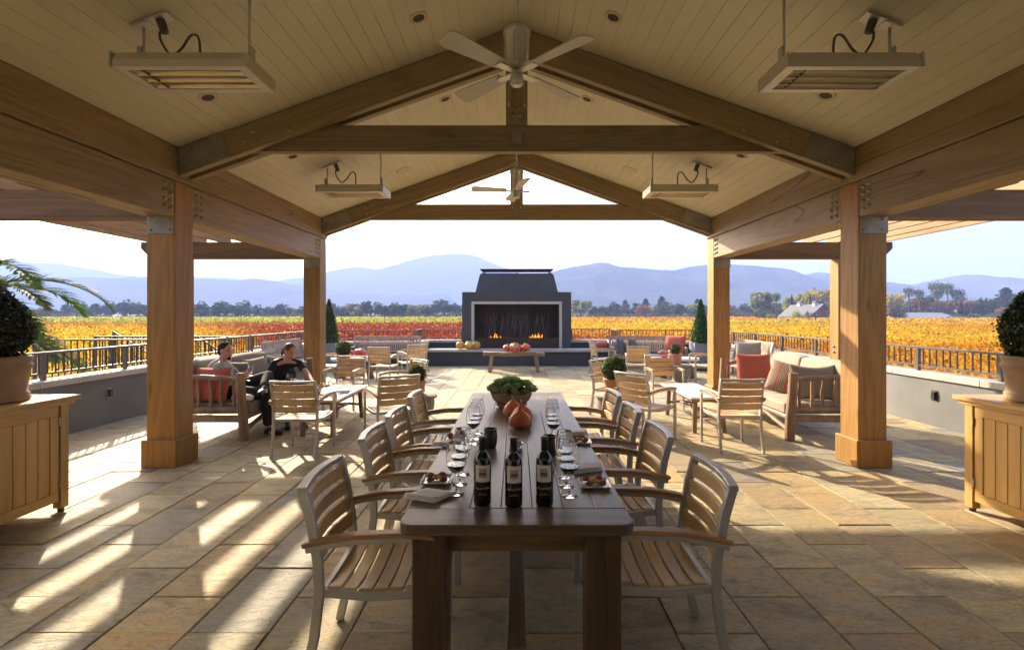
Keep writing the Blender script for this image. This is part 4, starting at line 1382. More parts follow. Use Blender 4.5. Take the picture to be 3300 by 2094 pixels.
def make_bottle():
    t = thing('wine_bottle', 'x', 'wine bottle')
    prof = [(0, .004), (.03, .002), (.0385, .006), (.0405, .014), (.0405, .195), (.039, .208), (.0325, .226), (.021, .241), (.0158, .252), (.0150, .262)]
    MB().lathe(prof, 36).build('body', M['bottle'], t, smooth=True)
    MB().lathe([(.0152, .245), (.0158, .2455), (.0158, .296), (.0172, .298), (.0172, .312), (.015, .3145), (0, .3145)], 28).build('capsule', M['capsule'], t, bevel=0, smooth=True)

    def patch(r, a, z0, z1, n=14):
        b = MB()
        vs = []
        for i in range(n + 1):
            an = -PI / 2 - a + 2 * a * i / n
            for z in (z0, z1):
                for q in (r, r + .0005):
                    vs.append((q * math.cos(an), q * math.sin(an), z))
        fs = []
        for i in range(n):
            o = 4 * i
            for c in ((0, 2), (2, 3), (3, 1), (1, 0)):
                fs.append((o + c[0], o + c[1], o + 4 + c[1], o + 4 + c[0]))
        return b.add(vs, fs)
    lb = patch(.0407, .88, .116, .192).build('label', M['paper'], t, smooth=False)
    patch(.0414, .42, .137, .177, 10).build('label_picture', M['sepia'], lb)
    fc = bpy.data.curves.new('script', 'FONT')
    fc.body = 'Round Pond'
    fc.size = .0165; fc.shear = .45; fc.align_x = 'CENTER'; fc.space_character = .88
    to = bpy.data.objects.new('script', fc); C.objects.link(to)
    dg = bpy.context.evaluated_depsgraph_get()
    me = bpy.data.meshes.new_from_object(to.evaluated_get(dg))
    bpy.data.objects.remove(to)
    for v in me.vertices:
        an = -PI / 2 + v.co.x / .0409
        v.co = Vector((.0410 * math.cos(an), .0410 * math.sin(an), .083 + v.co.y))
    me.materials.clear(); me.materials.append(M['copper'])
    link('script', me, t)
    b = MB()
    for k in range(2):
        w = (.40, .52)[k]
        q = patch(.0407, w, .0640 - .0060 * k, .0655 - .0060 * k, 16)
        for i in range(len(q.f)):
            if (i // 4) % 2 == 0 or (i // 4) % 5 == 1:
                b.add([q.v[j] for j in q.f[i]], [(0, 1, 2, 3)])
    b.build('small_print', M['copper'], t)
    return t


M['paper'] = plain('label paper', (0.62, 0.60, 0.57), 0.8, var=0.02)
M['copper'] = plain('copper ink', (0.62, 0.36, 0.22), 0.45, 0.3, var=0.05)
m, nt, p = newmat('sepia print')
tc = N(nt, 'ShaderNodeTexCoord')
sx = N(nt, 'ShaderNodeSeparateXYZ'); nt.links.new(tc.outputs['Object'], sx.inputs[0])
f = noise(nt, tc.outputs['Object'], 260, 5, 0.7)
ad = N(nt, 'ShaderNodeMath', operation='MULTIPLY_ADD'); ad.inputs[1].default_value = 0.016
nt.links.new(f, ad.inputs[0]); nt.links.new(sx.outputs['Z'], ad.inputs[2])
mr = N(nt, 'ShaderNodeMapRange'); mr.inputs['From Min'].default_value = .142; mr.inputs['From Max'].default_value = .190
nt.links.new(ad.outputs[0], mr.inputs['Value'])
rp = ramp(nt, [(0.0, (0.30, 0.21, 0.13)), (0.22, (0.36, 0.26, 0.17)), (0.3, (0.12, 0.075, 0.045)), (0.5, (0.10, 0.06, 0.035)), (0.56, (0.40, 0.30, 0.21)), (1.0, (0.30, 0.22, 0.16))])
nt.links.new(mr.outputs[0], rp.inputs[0]); nt.links.new(rp.outputs[0], p.inputs['Base Color'])
M['sepia'] = m

bt = make_bottle()
for i, (x, y, lab) in enumerate(((-.158, 2.335, 'left dark wine bottle with white picture label at the table end'),
                                 (-.014, 2.32, 'middle dark wine bottle with white picture label, before the steel cup'),
                                 (.128, 2.335, 'right dark wine bottle with white picture label, beside the glasses'))):
    rz = (.10, .06, -.12)[i]
    if i == 0:
        bt.location = (x, y, TZ); bt.rotation_euler = (0, 0, rz); bt['label'] = lab; bt['group'] = 'wine bottles on the dining table'
    else:
        dup(bt, (x, y, TZ), rz, lab, 'wine bottles on the dining table')
gl = make_glass()
GP = [(-.296, 2.48, 'front wine glass of red in the left front trio on the table'), (-.2955, 2.625, 'middle wine glass of red in the left front trio on the table'), (-.297, 2.785, 'rear wine glass of red in the left front trio on the table'),
      (.253, 2.447, 'front wine glass of red in the right front trio on the table'), (.2535, 2.586, 'middle wine glass of red in the right front trio on the table'), (.257, 2.73, 'rear wine glass of red in the right front trio on the table'),
      (-.293, 3.436, 'front wine glass of red in the left far trio on the table'), (-.29, 3.574, 'middle wine glass of red in the left far trio on the table'), (-.288, 3.727, 'rear wine glass of red in the left far trio on the table'),
      (.247, 3.41, 'front wine glass of red in the right far trio on the table'), (.254, 3.56, 'middle wine glass of red in the right far trio on the table'), (.26, 3.71, 'rear wine glass of red in the right far trio on the table')]
for i, (x, y, lab) in enumerate(GP):
    if i == 0:
        gl.location = (x, y, TZ); gl['label'] = lab; gl['group'] = 'filled wine glasses on the dining table'
    else:
        dup(gl, (x, y, TZ), i * .7, lab, 'filled wine glasses on the dining table')

FOOD = {'red': plain('cured meat', (0.36, 0.09, 0.05), 0.5, var=0.4, nscale=60), 'brown': plain('roasted fig', (0.22, 0.10, 0.045), 0.5, var=0.4, nscale=60), 'gold': plain('golden cheese', (0.78, 0.45, 0.09), 0.45, var=0.25, nscale=60), 'or': plain('dried apricot', (0.60, 0.20, 0.03), 0.4, var=0.2, nscale=50)}


def lump(t, name, x, y, r, mat, seed):
    rr = random.Random(seed)
    ph = [rr.uniform(0, 6.28) for _ in range(4)]
    fn = lambda th, p: 1 + .22 * math.sin(3 * th + ph[0]) * math.sin(2 * p + ph[1]) + .15 * math.sin(5 * th + ph[2] + 3 * p)
    MB().ball((x, y, .012 + r * .5), (r, r * .85, r * .62), 12, 8, fn).build(name, mat, t, smooth=True)


def plate(x, y, rz, label, seed, s=.078):
    t = thing('plate', label, 'plate', (x, y, TZ + .001), rz, 'square plates of bites on the dining table')
    pts = lambda k: [(-k, -k), (k, -k), (k, k), (-k, k)]
    v = []
    for k, z in ((s * .8, 0), (s, .012), (s, .0145), (s * .965, .0145), (s * .80, .004)):
        v += [(a, b, z) for a, b in pts(k)]
    f = [(3, 2, 1, 0), (16, 17, 18, 19)]
    for j in range(4):
        f += [(4 * j + i, 4 * j + (i + 1) % 4, 4 * j + 4 + (i + 1) % 4, 4 * j + 4 + i) for i in range(4)]
    MB().add(v, f).build('dish', M['white'], t, bevel=.0015)
    k = s / .078
    fo = thing('f', None, None); bpy.data.objects.remove(fo)
    for i, (a, b, r, mm) in enumerate(((-.038, .038, .019, 'red'), (.026, .04, .021, 'red'), (0, .0, .02, 'gold'), (.024, -.008, .015, 'gold'), (-.03, -.038, .019, 'brown'), (.036, -.036, .02, 'brown'), (-.008, .014, .011, 'or'), (.012, .022, .01, 'brown'))):
        lump(t, 'appetizer', a * k, b * k, r, FOOD[mm], seed * 9 + i)
    return t


plate(-.42, 2.66, .03, 'square white plate of appetizers at the front left of the table', 1)
plate(.40, 2.60, -.02, 'square white plate of appetizers at the front right of the table', 2)
plate(-.43, 3.56, .03, 'square white plate of appetizers behind the left napkin midway along the table', 3)
plate(.43, 3.47, -.03, 'square white plate of appetizers midway along the right table edge', 4)


def napkin(x, y, rz, label, w=.21, d=.15):
    b = MB()
    n = 8
    for lay in range(3):
        z0 = .001 + lay * .0052
        vs = []; sh = lay * .006
        for j in range(n + 1):
            for i in range(n + 1):
                u, v = i / n - .5, j / n - .5
                z = z0 + .006 * (math.sin(u * 5 + lay) * math.cos(v * 4) * .5 + .5) * (1 - abs(2 * v)) + (.004 * lay if v < -.3 else 0)
                vs.append((u * (w - sh) + .05 * v, v * (d - sh), z)); vs.append((u * (w - sh) + .05 * v, v * (d - sh), z + .004))
        q = lambda i, j, k: 2 * (j * (n + 1) + i) + k
        fs = []
        for j in range(n):
            for i in range(n):
                fs.append((q(i, j, 0), q(i, j + 1, 0), q(i + 1, j + 1, 0), q(i + 1, j, 0)))
                fs.append((q(i, j, 1), q(i + 1, j, 1), q(i + 1, j + 1, 1), q(i, j + 1, 1)))
        for i in range(n):
            fs += [(q(i, 0, 0), q(i + 1, 0, 0), q(i + 1, 0, 1), q(i, 0, 1)), (q(i, n, 0), q(i, n, 1), q(i + 1, n, 1), q(i + 1, n, 0)),
                   (q(0, i, 0), q(0, i, 1), q(0, i + 1, 1), q(0, i + 1, 0)), (q(n, i, 0), q(n, i + 1, 0), q(n, i + 1, 1), q(n, i, 1))]
        b.add(vs, fs)
    o = b.build('napkin', M['linen'], None, smooth=True, loc=(x, y, TZ + .001), rot=(0, 0, rz))
    return tag(o, label, 'napkin', 'folded napkins on the dining table')


napkin(-.415, 2.435, -.35, 'folded white napkin at the front left corner of the table', .175, .14)
napkin(.40, 2.87, .35, 'folded white napkin on the right behind the front plate', .18, .13)
napkin(-.45, 3.40, -.3, 'folded white napkin on the left edge midway along the table', .17, .13)
napkin(.44, 3.72, .3, 'folded white napkin on the right edge behind the second plate', .17, .13)

m_jar = plain('dark glazed stoneware', (0.035, 0.028, 0.022), 0.35, var=0.4, nscale=12, bmp=0.05)
jar_prof = [(.034, 0), (.036, .004), (.044, .035), (.047, .075), (.044, .098), (.0385, .108), (.045, .120), (.0455, .126), (.041, .126), (.035, .108), (.038, .06), (.03, .012), (0, .010)]
o = MB().lathe([(0, .0)] + jar_prof, 28).build('stoneware_jar', m_jar, None, smooth=True, loc=(-.173, 3.33, TZ)); tag(o, 'dark glazed stoneware jar behind the left wine bottle', 'jar')
o = MB().lathe([(0, 0)] + [(r, z * 1.02) for r, z in jar_prof], 28).build('stoneware_jar', m_jar, None, smooth=True, loc=(.205, 3.13, TZ)); tag(o, 'dark brown stoneware jar half hidden behind the right wine bottle', 'jar')
o = MB().lathe([(0, 0), (.042, 0), (.0435, .003), (.0435, .056), (.0415, .056), (.0415, .006), (0, .006)], 32).build('steel_cup', M['steel'], None, smooth=False, loc=(-.006, 3.24, TZ))
for pl in o.data.polygons: pl.use_smooth = True
tag(o, 'low polished steel cup behind the middle wine bottle', 'cup')


# ------------------------------------------------------------------ pumpkins and gourds
M['gourd'] = plain('red orange squash skin', (0.62, 0.155, 0.055), 0.42, var=0.22, nscale=7, bmp=0.05)
M['pumpkin_y'] = plain('yellow pumpkin skin', (0.55, 0.30, 0.06), 0.5, var=0.35, nscale=7)
M['pumpkin_r'] = plain('red pumpkin skin', (0.48, 0.07, 0.03), 0.45, var=0.2, nscale=7)
M['turban'] = plain('striped turban crown', (0.38, 0.30, 0.17), 0.55, var=0.5, nscale=16)
M['stem'] = plain('dry squash stem', (0.38, 0.24, 0.10), 0.8, var=0.2, nscale=20)


def squash(name, label, cat, loc, w, h, kind, mat, rz=0, tilt=0, group=None):
    t = thing(name, label, cat, loc, rz, group)
    rx = w / 2
    ribs = {'pear': 10, 'pump': 11, 'turban': 9}[kind]
    b = MB()
    nu, nv = 44, 18
    vs = []; fs = []
    for j in range(nv + 1):
        v = j / nv
        if kind == 'pear':
            z = h * v
            prof = float(np.interp(v, [0, .03, .1, .2, .34, .46, .58, .70, .80, .88, .95, 1], [0, .42, .74, .93, 1.0, .98, .88, .70, .49, .31, .19, 0]))
        else:
            z = h * (1 - math.cos(PI * v)) / 2
            prof = math.sin(PI * v) ** .75 if 0 < v < 1 else 0
            if v > .8: z -= h * .12 * ((v - .8) / .2) ** 1.5
            if v < .2: z += h * .08 * ((.2 - v) / .2) ** 1.5
        for i in range(nu):
            a = 2 * PI * i / nu
            rib = 1 - (.035 if kind == 'pear' else .10) * (1 - abs(math.sin(a * ribs / 2))) ** 2
            q = rx * prof * rib * (1 + .03 * math.sin(a * 2 + 1 + v * 3))
            vs.append((q * math.cos(a), q * math.sin(a), z))
    for j in range(nv):
        for i in range(nu):
            fs.append((j * nu + i, j * nu + (i + 1) % nu, (j + 1) * nu + (i + 1) % nu, (j + 1) * nu + i))
    Mt = Matrix.Translation((0, 0, rx * abs(math.sin(tilt)) * .55)) @ Matrix.Rotation(tilt, 4, 'X')
    b.add(vs, fs, Mt).build('flesh', mat, t, smooth=True)
    if kind == 'turban':
        MB().ball((0, 0, h * .80), (rx * .60, rx * .60, h * .36), 24, 8, lambda th, p: 1 - .16 * (1 - abs(math.sin(th * 2))) ** 2, M=Mt).build('crown_lobe', M['turban'], t, smooth=True)
    top = h * (.99 if kind == 'pear' else .86 if kind == 'pump' else 1.1)
    s = max(.010, w * .055)
    MB().tube([(0, 0, top - .01), (0, .003, top + .014 * w / .17), (.008, .01, top + .030 * w / .17)], [s * 1.5, s, s * .9], 7, M=Mt).build('stem', M['stem'], t, smooth=True)
    return t


squash('squash', 'nearest pear shaped orange squash in the row down the table middle', 'squash', (.026, 3.90, TZ), .178, .150, 'pear', M['gourd'], .3)
squash('squash', 'middle pear shaped orange squash, mostly hidden behind the nearest', 'squash', (.045, 4.10, TZ), .175, .152, 'pear', M['gourd'], 1.3)
squash('squash', 'rear pear shaped orange squash beside the succulent bowl', 'squash', (-.03, 4.30, TZ), .178, .158, 'pear', M['gourd'], 2.3)

# ------------------------------------------------------------------ succulent bowl
sb = thing('succulent_bowl', 'wide terracotta bowl packed with green succulent rosettes on the table', 'planter', (-.05, 4.78, TZ))
MB().lathe([(0, 0), (.11, 0), (.125, .012), (.15, .03), (.148, .036), (.10, .036), (0, .036)], 36).build('saucer', M['terra_old'], sb, smooth=True)
MB().lathe([(.105, .037), (.14, .045), (.172, .075), (.192, .115), (.197, .155), (.192, .162), (.182, .160), (.17, .13), (0, .125)], 40).build('bowl', M['terra_old'], sb, smooth=True)
M['succ'] = leafmat('succulent leaves', (0.27, 0.40, 0.19), 0.3, gloss=0.05, val=0.15)


def rosette_mesh(seed):
    r = random.Random(seed)
    b = MB(); tint = []
    for ring, (nn, el, ln, wd) in enumerate(((8, .18, .062, .034), (8, .5, .056, .034), (7, .85, .046, .030), (5, 1.15, .032, .022), (4, 1.4, .02, .014))):
        for k in range(nn):
            a = 2 * PI * (k + .5 * (ring % 2)) / nn + r.uniform(-.1, .1)
            e = el + r.uniform(-.08, .08)
            d = Vector((math.cos(a) * math.cos(e), math.sin(a) * math.cos(e), math.sin(e)))
            s = Vector((-math.sin(a), math.cos(a), 0))
            u = s.cross(d)
            p0 = Vector((0, 0, .004 * ring))
            P = [p0 - s * wd * .25, p0 + s * wd * .25, p0 + d * ln * .6 + s * wd * .5 - u * .004, p0 + d * ln * .6 - s * wd * .5 - u * .004, p0 + d * ln * .92 + u * -.008, p0 + d * ln * .55 + u * .005]
            b.add(P, [(0, 1, 5), (1, 2, 5), (2, 4, 5), (4, 3, 5), (3, 0, 5)])
            tint += [(.8 + .3 * r.random(),) * 3] * 2 + [(1.0, 1.0, 1.0)] * 2 + [(1.5, 1.45, 1.3), (1.05, 1.05, 1.0)]
    me = b.mesh('rosette', M['succ'])
    at = me.attributes.new('tint', 'FLOAT_COLOR', 'POINT')
    at.data.foreach_set('color', np.concatenate([np.array(tint), np.ones((len(tint), 1))], 1).ravel())
    return me


ros = [rosette_mesh(k) for k in range(3)]
rr_ = random.Random(3)
spots = [(0, 0, .235)] + [(.08, a, .225) for a in range(0, 360, 60)] + [(.15, a, .195) for a in range(10, 370, 36)] + [(.195, a, .16) for a in range(0, 360, 28)]
for k, (r0, a, z) in enumerate(spots):
    a = R(a + rr_.uniform(-8, 8))
    o = link('rosette', ros[k % 3], sb, (r0 * math.cos(a), r0 * math.sin(a), z + rr_.uniform(-.012, .012)), (rr_.uniform(-.2, .2) - 2.6 * r0 * math.sin(a), 2.6 * r0 * math.cos(a), rr_.uniform(0, 6)))
    s = rr_.uniform(1.05, 1.45); o.scale = (s, s, s)
MB().lathe([(0, .20), (.12, .19), (.18, .14)], 20).build('soil', M['soil'], sb)

# ------------------------------------------------------------------ cushions
def pillow_mesh(name, w, h, t, mat, seed=0, sag=0.0):
    n = 14
    r = random.Random(seed)
    p = [r.uniform(0, 6) for _ in range(4)]
    top = []; bot = []
    for j in range(n + 1):
        for i in range(n + 1):
            u, v = 2 * i / n - 1, 2 * j / n - 1
            e = max(0, (1 - abs(u) ** 2.6)) ** .55 * max(0, (1 - abs(v) ** 2.6)) ** .55
            x = u * w / 2 * (1 - .07 * (1 - abs(v)) ** 1 * abs(u) ** 3 * -1 - .05 * (1 - v * v))
            z = v * h / 2 * (1 - .05 * (1 - u * u)) - sag * (1 - u * u) * (v > 0) * v
            y = t / 2 * e * (1 + .08 * math.sin(3 * u + p[0]) * math.sin(2.5 * v + p[1])) + .004
            top.append((x, -y, z)); bot.append((x, y, z))
    vs = top + bot
    o = (n + 1) ** 2
    q = lambda i, j: j * (n + 1) + i
    fs = []
    for j in range(n):
        for i in range(n):
            fs.append((q(i, j), q(i + 1, j), q(i + 1, j + 1), q(i, j + 1)))
            fs.append((o + q(i, j), o + q(i, j + 1), o + q(i + 1, j + 1), o + q(i + 1, j)))
    for i in range(n):
        fs += [(q(i, 0), o + q(i, 0), o + q(i + 1, 0), q(i + 1, 0)), (q(i, n), q(i + 1, n), o + q(i + 1, n), o + q(i, n)),
               (q(0, i), q(0, i + 1), o + q(0, i + 1), o + q(0, i)), (q(n, i), o + q(n, i), o + q(n, i + 1), q(n, i + 1))]
    return MB().add(vs, fs).mesh(name, mat, smooth=True)


def pillow(label, loc, rz, tilt, w, h, t, mat, seed=0, roll=0.0, group=None, sag=0.0):
    me = pillow_mesh('throw_pillow', w, h, t, mat, seed, sag)
    o = link('throw_pillow', me, None, loc)
    o.rotation_euler = (Matrix.Rotation(rz, 3, 'Z') @ Matrix.Rotation(tilt, 3, 'X') @ Matrix.Rotation(roll, 3, 'Y')).to_euler()
    return tag(o, label, 'pillow', group)


def rbox(x0, x1, y0, y1, z0, z1, puff=.02):
    """a soft cushion block"""
    n = 6
    b = MB()
    vs = []; idx = {}
    def P(u, v, w):
        k = (round(u, 4), round(v, 4), round(w, 4))
        if k not in idx:
            idx[k] = len(vs)
            f = lambda a, c: (1 - a ** 4) * (1 - c ** 4)
            x = (x0 + x1) / 2 + u * ((x1 - x0) / 2 + puff * .3 * f(v, w)); y = (y0 + y1) / 2 + v * ((y1 - y0) / 2 + puff * .3 * f(u, w)); z = (z0 + z1) / 2 + w * ((z1 - z0) / 2 + puff * f(u, v))
            vs.append((x, y, z))
        return idx[k]
    fs = []
    g = [-1 + 2 * i / n for i in range(n + 1)]
    for i in range(n):
        for j in range(n):
            a, c, d, e = g[i], g[i + 1], g[j], g[j + 1]
            for s in (-1, 1):
                fs.append((P(a, d, s), P(c, d, s), P(c, e, s), P(a, e, s)))
                fs.append((P(a, s, d), P(c, s, d), P(c, s, e), P(a, s, e)))
                fs.append((P(s, a, d), P(s, c, d), P(s, c, e), P(s, a, e)))
    return b.add(vs, fs)


# ------------------------------------------------------------------ log sofas
def sofa(sg, label):
    """along Y; sg=+1 right, -1 left; the seat faces the middle of the terrace"""
    X = lambda a: sg * a
    t = thing('log_sofa', label, 'sofa', (sg * 3.95, 7.65, 0))
    o = Vector((sg * 3.95, 7.65, 0))
    def L(p):
        return Vector((sg * p[0], p[1], p[2])) - o
    xf, xb, ya, yb = 3.53, 4.42, 6.55, 8.75
    for y in (ya, yb):
        MB().tube([L((xf, y, 0)), L((xf + .01, y, .3)), L((xf + .035, y - .01, .62)), L((xf + .05, y, .875))], [.062, .058, .058, .056], 12).build('front_post', M['log'], t, smooth=False)
        MB().tube([L((xb, y, 0)), L((xb, y, .5)), L((xb + .05, y, .98))], [.055, .055, .05], 10).build('back_post', M['log'], t)
        MB().tube([L((xf + .05, y, .775)), L((xf + .25, y, .805)), L((xf + .55, y, .82)), L((xb + .02, y, .80))], [.032, .036, .036, .034], 9).build('arm_rail', M['logx'], t)
        MB().tube([L((xf, y, .40)), L((xb, y, .405))], .038, 9).build('side_rail', M['logx'], t)
        MB().bar([L((xf, y, .285)), L((xb, y, .285))], .04, .09).build('side_board', M['logx'], t, bevel=.004)
        for k in range(5):
            xx = xf + .13 + k * .155
            MB().tube([L((xx, y, .40)), L((xx + .02 * math.sin(k * 2), y + .01, .6)), L((xx + .01, y, .80))], [.019, .023, .018], 7).build('spindle', M['log'], t)
    MB().tube([L((xf, ya, .30)), L((xf, (ya + yb) / 2, .315)), L((xf, yb, .30))], .036, 9).build('front_rail', M['logx'], t)
    MB().tube([L((xf, ya, .13)), L((xf - .01, ya + .3, .20)), L((xf, ya + .6, .265)), L((xf, (ya + yb) / 2, .28)), L((xf, yb - .6, .265)), L((xf, yb - .3, .20)), L((xf, yb, .13))], .03, 8).build('arched_brace', M['logx'], t)
    MB().tube([L((xb, ya, .40)), L((xb, yb, .40))], .036, 8).build('back_rail', M['logx'], t)
    MB().tube([L((xb + .05, ya, .86)), L((xb + .06, (ya + yb) / 2, .88)), L((xb + .05, yb, .86))], .036, 8).build('back_rail', M['logx'], t)
    def RB(x0, x1, y0, y1, z0, z1, puff=.02):
        a, b = sorted((sg * x0, sg * x1))
        q = rbox(a, b, y0, y1, z0, z1, puff)
        q.v = [tuple(Vector(v) - o) for v in q.v]
        return q
    ym = (ya + yb) / 2
    for y0, y1 in ((ya + .06, ym - .006), (ym + .006, yb - .06)):
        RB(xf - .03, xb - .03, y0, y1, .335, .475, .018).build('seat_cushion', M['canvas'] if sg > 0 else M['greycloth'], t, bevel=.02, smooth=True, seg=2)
        q = RB(xb - .24, xb - .03, y0 + .01, y1 - .01, .47, .98, .03)
        sh = [tuple((v[0] + sg * .22 * (v[2] - .47), v[1], v[2])) for v in q.v]
        q.v = sh
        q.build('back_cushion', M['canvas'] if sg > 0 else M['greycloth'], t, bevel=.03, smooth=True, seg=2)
    return t


sofa(1, 'rustic log sofa with beige cushions on the right side of the terrace')
sofa(-1, 'rustic log sofa on the left side where the couple sits')
pillow('red lattice pillow against the near arm of the left sofa', (-4.06, 6.70, .705), R(-6), R(-14), .52, .46, .17, M['redfab'], 1)
pillow('brown striped pillow between the seated man and woman', (-4.10, 7.42, .72), R(72), R(-20), .48, .46, .15, M['stripe_d'], 2, roll=.12)
pillow('grey brown pillow on the left sofa behind the woman', (-4.12, 8.05, .72), R(80), R(-18), .5, .46, .16, M['greycloth'], 3, roll=-.05)
pillow('grey brown pillow in the far corner of the left sofa', (-4.0, 8.5, .72), R(150), R(-14), .46, .44, .15, M['greycloth'], 9)
pillow('red lattice pillow on the right sofa near its far arm', (3.90, 8.32, .735), R(-10), R(-15), .52, .50, .17, M['redfab'], 4)
pillow('tan pillow with red and brown stripes on the right sofa', (3.93, 7.38, .70), R(-46), R(-24), .50, .48, .15, M['stripe'], 5, roll=.18)
pillow('beige corded pillow leaning on the near arm of the right sofa', (4.0, 6.83, .72), R(-12), R(-12), .56, .48, .16, M['greycloth'], 6, sag=.03)

# ------------------------------------------------------------------ coffee tables
def coffee(x, y, label):
    t = thing('coffee_table', label, 'coffee table', (x, y, 0))
    MB().box(-.29, .29, -.72, .72, .472, .50).build('tabletop', M['whitetop'], t, bevel=.006, seg=2)
    MB().box(-.25, .25, -.66, .66, .425, .4715).build('apron', M['logx'], t, bevel=.005)
    for a in (-1, 1):
        for b in (-1, 1):
            MB().tube([(a * .205, b * .63, 0), (a * .195, b * .61, .2), (a * .185, b * .60, .428)], [.032, .034, .034], 9).build('leg', M['log'], t)
        MB().tube([(a * .19, -.61, .20), (a * .04, 0, .235), (a * .19, .61, .20)][:2] + [(a * .03, .1, .235)], .02, 7).build('stretcher', M['logx'], t)
        MB().tube([(-.19, a * .61, .205), (0, a * .60, .225), (.19, a * .61, .205)], .021, 7).build('stretcher', M['log'], t)
    MB().tube([(0, -.6, .22), (0, 0, .24), (0, .6, .22)], .021, 7).build('stretcher', M['logx'], t)
    return t


coffee(-2.67, 7.42, 'low white topped coffee table with log legs by the couple')
coffee(2.66, 7.62, 'low white topped coffee table with log legs before the right sofa')

# things on the couple's table
cg = 'clear glasses on the left coffee table'
ge = make_glass(False)
for i, (x, y, lab) in enumerate(((-2.62, 6.80, 'nearest empty wine glass on the left coffee table'), (-2.56, 6.97, 'second empty wine glass on the left coffee table'), (-2.50, 7.18, 'third empty wine glass on the left coffee table'), (-2.47, 7.42, 'farthest empty wine glass on the left coffee table'))):
    if i == 0:
        ge.location = (x, y, .5005); ge['label'] = lab; ge['group'] = cg; ge.scale = (.82, .82, .86)
    else:
        dup(ge, (x, y, .5005), i, lab, cg, (.82, .82, .86))
o = MB().lathe([(0, 0), (.036, 0), (.038, .003), (.038, .055), (.035, .055), (.035, .01), (0, .01)], 20).build('small_bowl', M['steel'], None, smooth=True, loc=(-2.47, 6.86, .5005)); tag(o, 'small silver cup among the glasses on the left coffee table', 'cup')
o = MB().box(-.14, .14, -.09, .09, 0, .006).build('tray', M['white'], None, bevel=.002, loc=(-2.70, 6.92, .5005)); tag(o, 'flat white plate under the woman\'s hand on the coffee table', 'plate')
t = thing('canape', 'dark canapes under the reaching hand on the coffee table', 'food', (-2.68, 6.93, .507))
for k in range(3):
    lump(t, 'bite', -.05 + .05 * k, .02 * (k % 2), .02, FOOD[('brown', 'red', 'gold')[k]], 70 + k)
o = MB().box(-.11, .11, -.15, .15, 0, .004).build('menu_card', M['slate'], None, loc=(-2.55, 7.35, .5005), rot=(0, 0, .2)); tag(o, 'dark card lying under the glasses on the left coffee table', 'card')

# ------------------------------------------------------------------ drum stools and potted balls
DP = [(0, .462), (.30, .462), (.312, .452), (.312, .438), (.298, .425), (.268, .415), (.275, .36), (.268, .28), (.235, .2), (.19, .14), (.182, .1), (.21, .04), (.235, 0), (0, 0)]
STOOL = MB().lathe(DP[::-1], 40).mesh('drum_stool', M['stool'], smooth=True)
for x, y, lab in ((-1.47, 7.36, 'grey drum side table holding the small potted ball, left of the dining table'), (1.45, 7.40, 'grey drum side table holding the largest potted ball, right of the dining table'),
                  (-3.92, 11.55, 'grey drum side table with a potted ball near the left bench'), (3.77, 11.8, 'grey drum side table with a potted ball near the right bench')):
    o = link('drum_stool', STOOL, None, (x, y, 0)); tag(o, lab, 'side table', 'drum side tables')


def ball_leaves(n, rx, rz, leaf, mat, name='foliage', shape=0):
    d = rs.normal(size=(n, 3)); d /= np.linalg.norm(d, axis=1, keepdims=True)
    rr = 1 + .05 * np.sin(d[:, 0] * 9 + 1) * np.sin(d[:, 2] * 8) + rs.normal(0, .04, n) + (rs.uniform(0, 1, n) > .94) * rs.uniform(0, .2, n)
    c = d * np.array((rx, rx, rz)) * rr[:, None]
    if shape:
        c[:, :2] *= (1 - shape * np.clip(d[:, 2:3], -1, 1))
    t = rs.uniform(.55, 1.5, n)[:, None] * np.array((1, 1, 1)) * (1 + rs.uniform(-.1, .1, (n, 3)))
    return leaf_mesh(name, c, leaf * rs.uniform(.7, 1.3, n), mat, t, nrm=d * .7, aspect=.62)


def topiary(label, loc, pr, ph, br, bz=None, n=1500, leaf=.03, mat='box', pot='terra', saucer=True):
    bz = bz or br
    t = thing('potted_topiary', label, 'potted plant', loc)
    if saucer:
        MB().lathe([(0, 0), (pr * .85, 0), (pr * .98, .02), (pr * .94, .022), (pr * .8, .008), (0, .008)], 28).build('saucer', M[pot], t, smooth=True)
    z0 = .009 if saucer else 0
    MB().lathe([(0, z0), (pr * .68, z0), (pr * .9, ph * .78), (pr, ph * .79), (pr * 1.02, ph * .97), (pr * .97, ph), (pr * .88, ph), (pr * .86, ph * .9), (0, ph * .9)], 32).build('pot', M[pot], t, smooth=False)
    MB().lathe([(0, ph * .93), (pr * .85, ph * .92)], 16).build('soil', M['soil'], t)
    MB().tube([(0, 0, ph * .85), (0, 0, ph + bz * .6)], .012, 6).build('stem', M['bark'], t)
    zc = ph + bz * .88
    link('foliage', ball_leaves(n, br, bz, leaf, M[mat], shape=.0), t, (0, 0, zc))
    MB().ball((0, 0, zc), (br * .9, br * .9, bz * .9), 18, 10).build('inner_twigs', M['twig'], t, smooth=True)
    return t


topiary('small clipped boxwood ball in terracotta pot on the left drum table', (-1.45, 7.38, .4625), .125, .215, .115, n=1300, leaf=.026)
topiary('largest clipped boxwood ball in terracotta pot, right of the table', (1.42, 7.40, .4625), .155, .235, .172, .165, n=2600, leaf=.026)
topiary('clipped boxwood ball in a terracotta pot before the left bench', (-3.96, 11.55, .4625), .17, .25, .165, .16, n=1500, leaf=.032)
topiary('smallest clipped boxwood ball in terracotta pot before the right bench', (3.70, 11.8, .4625), .16, .25, .112, .12, n=1100, leaf=.03)


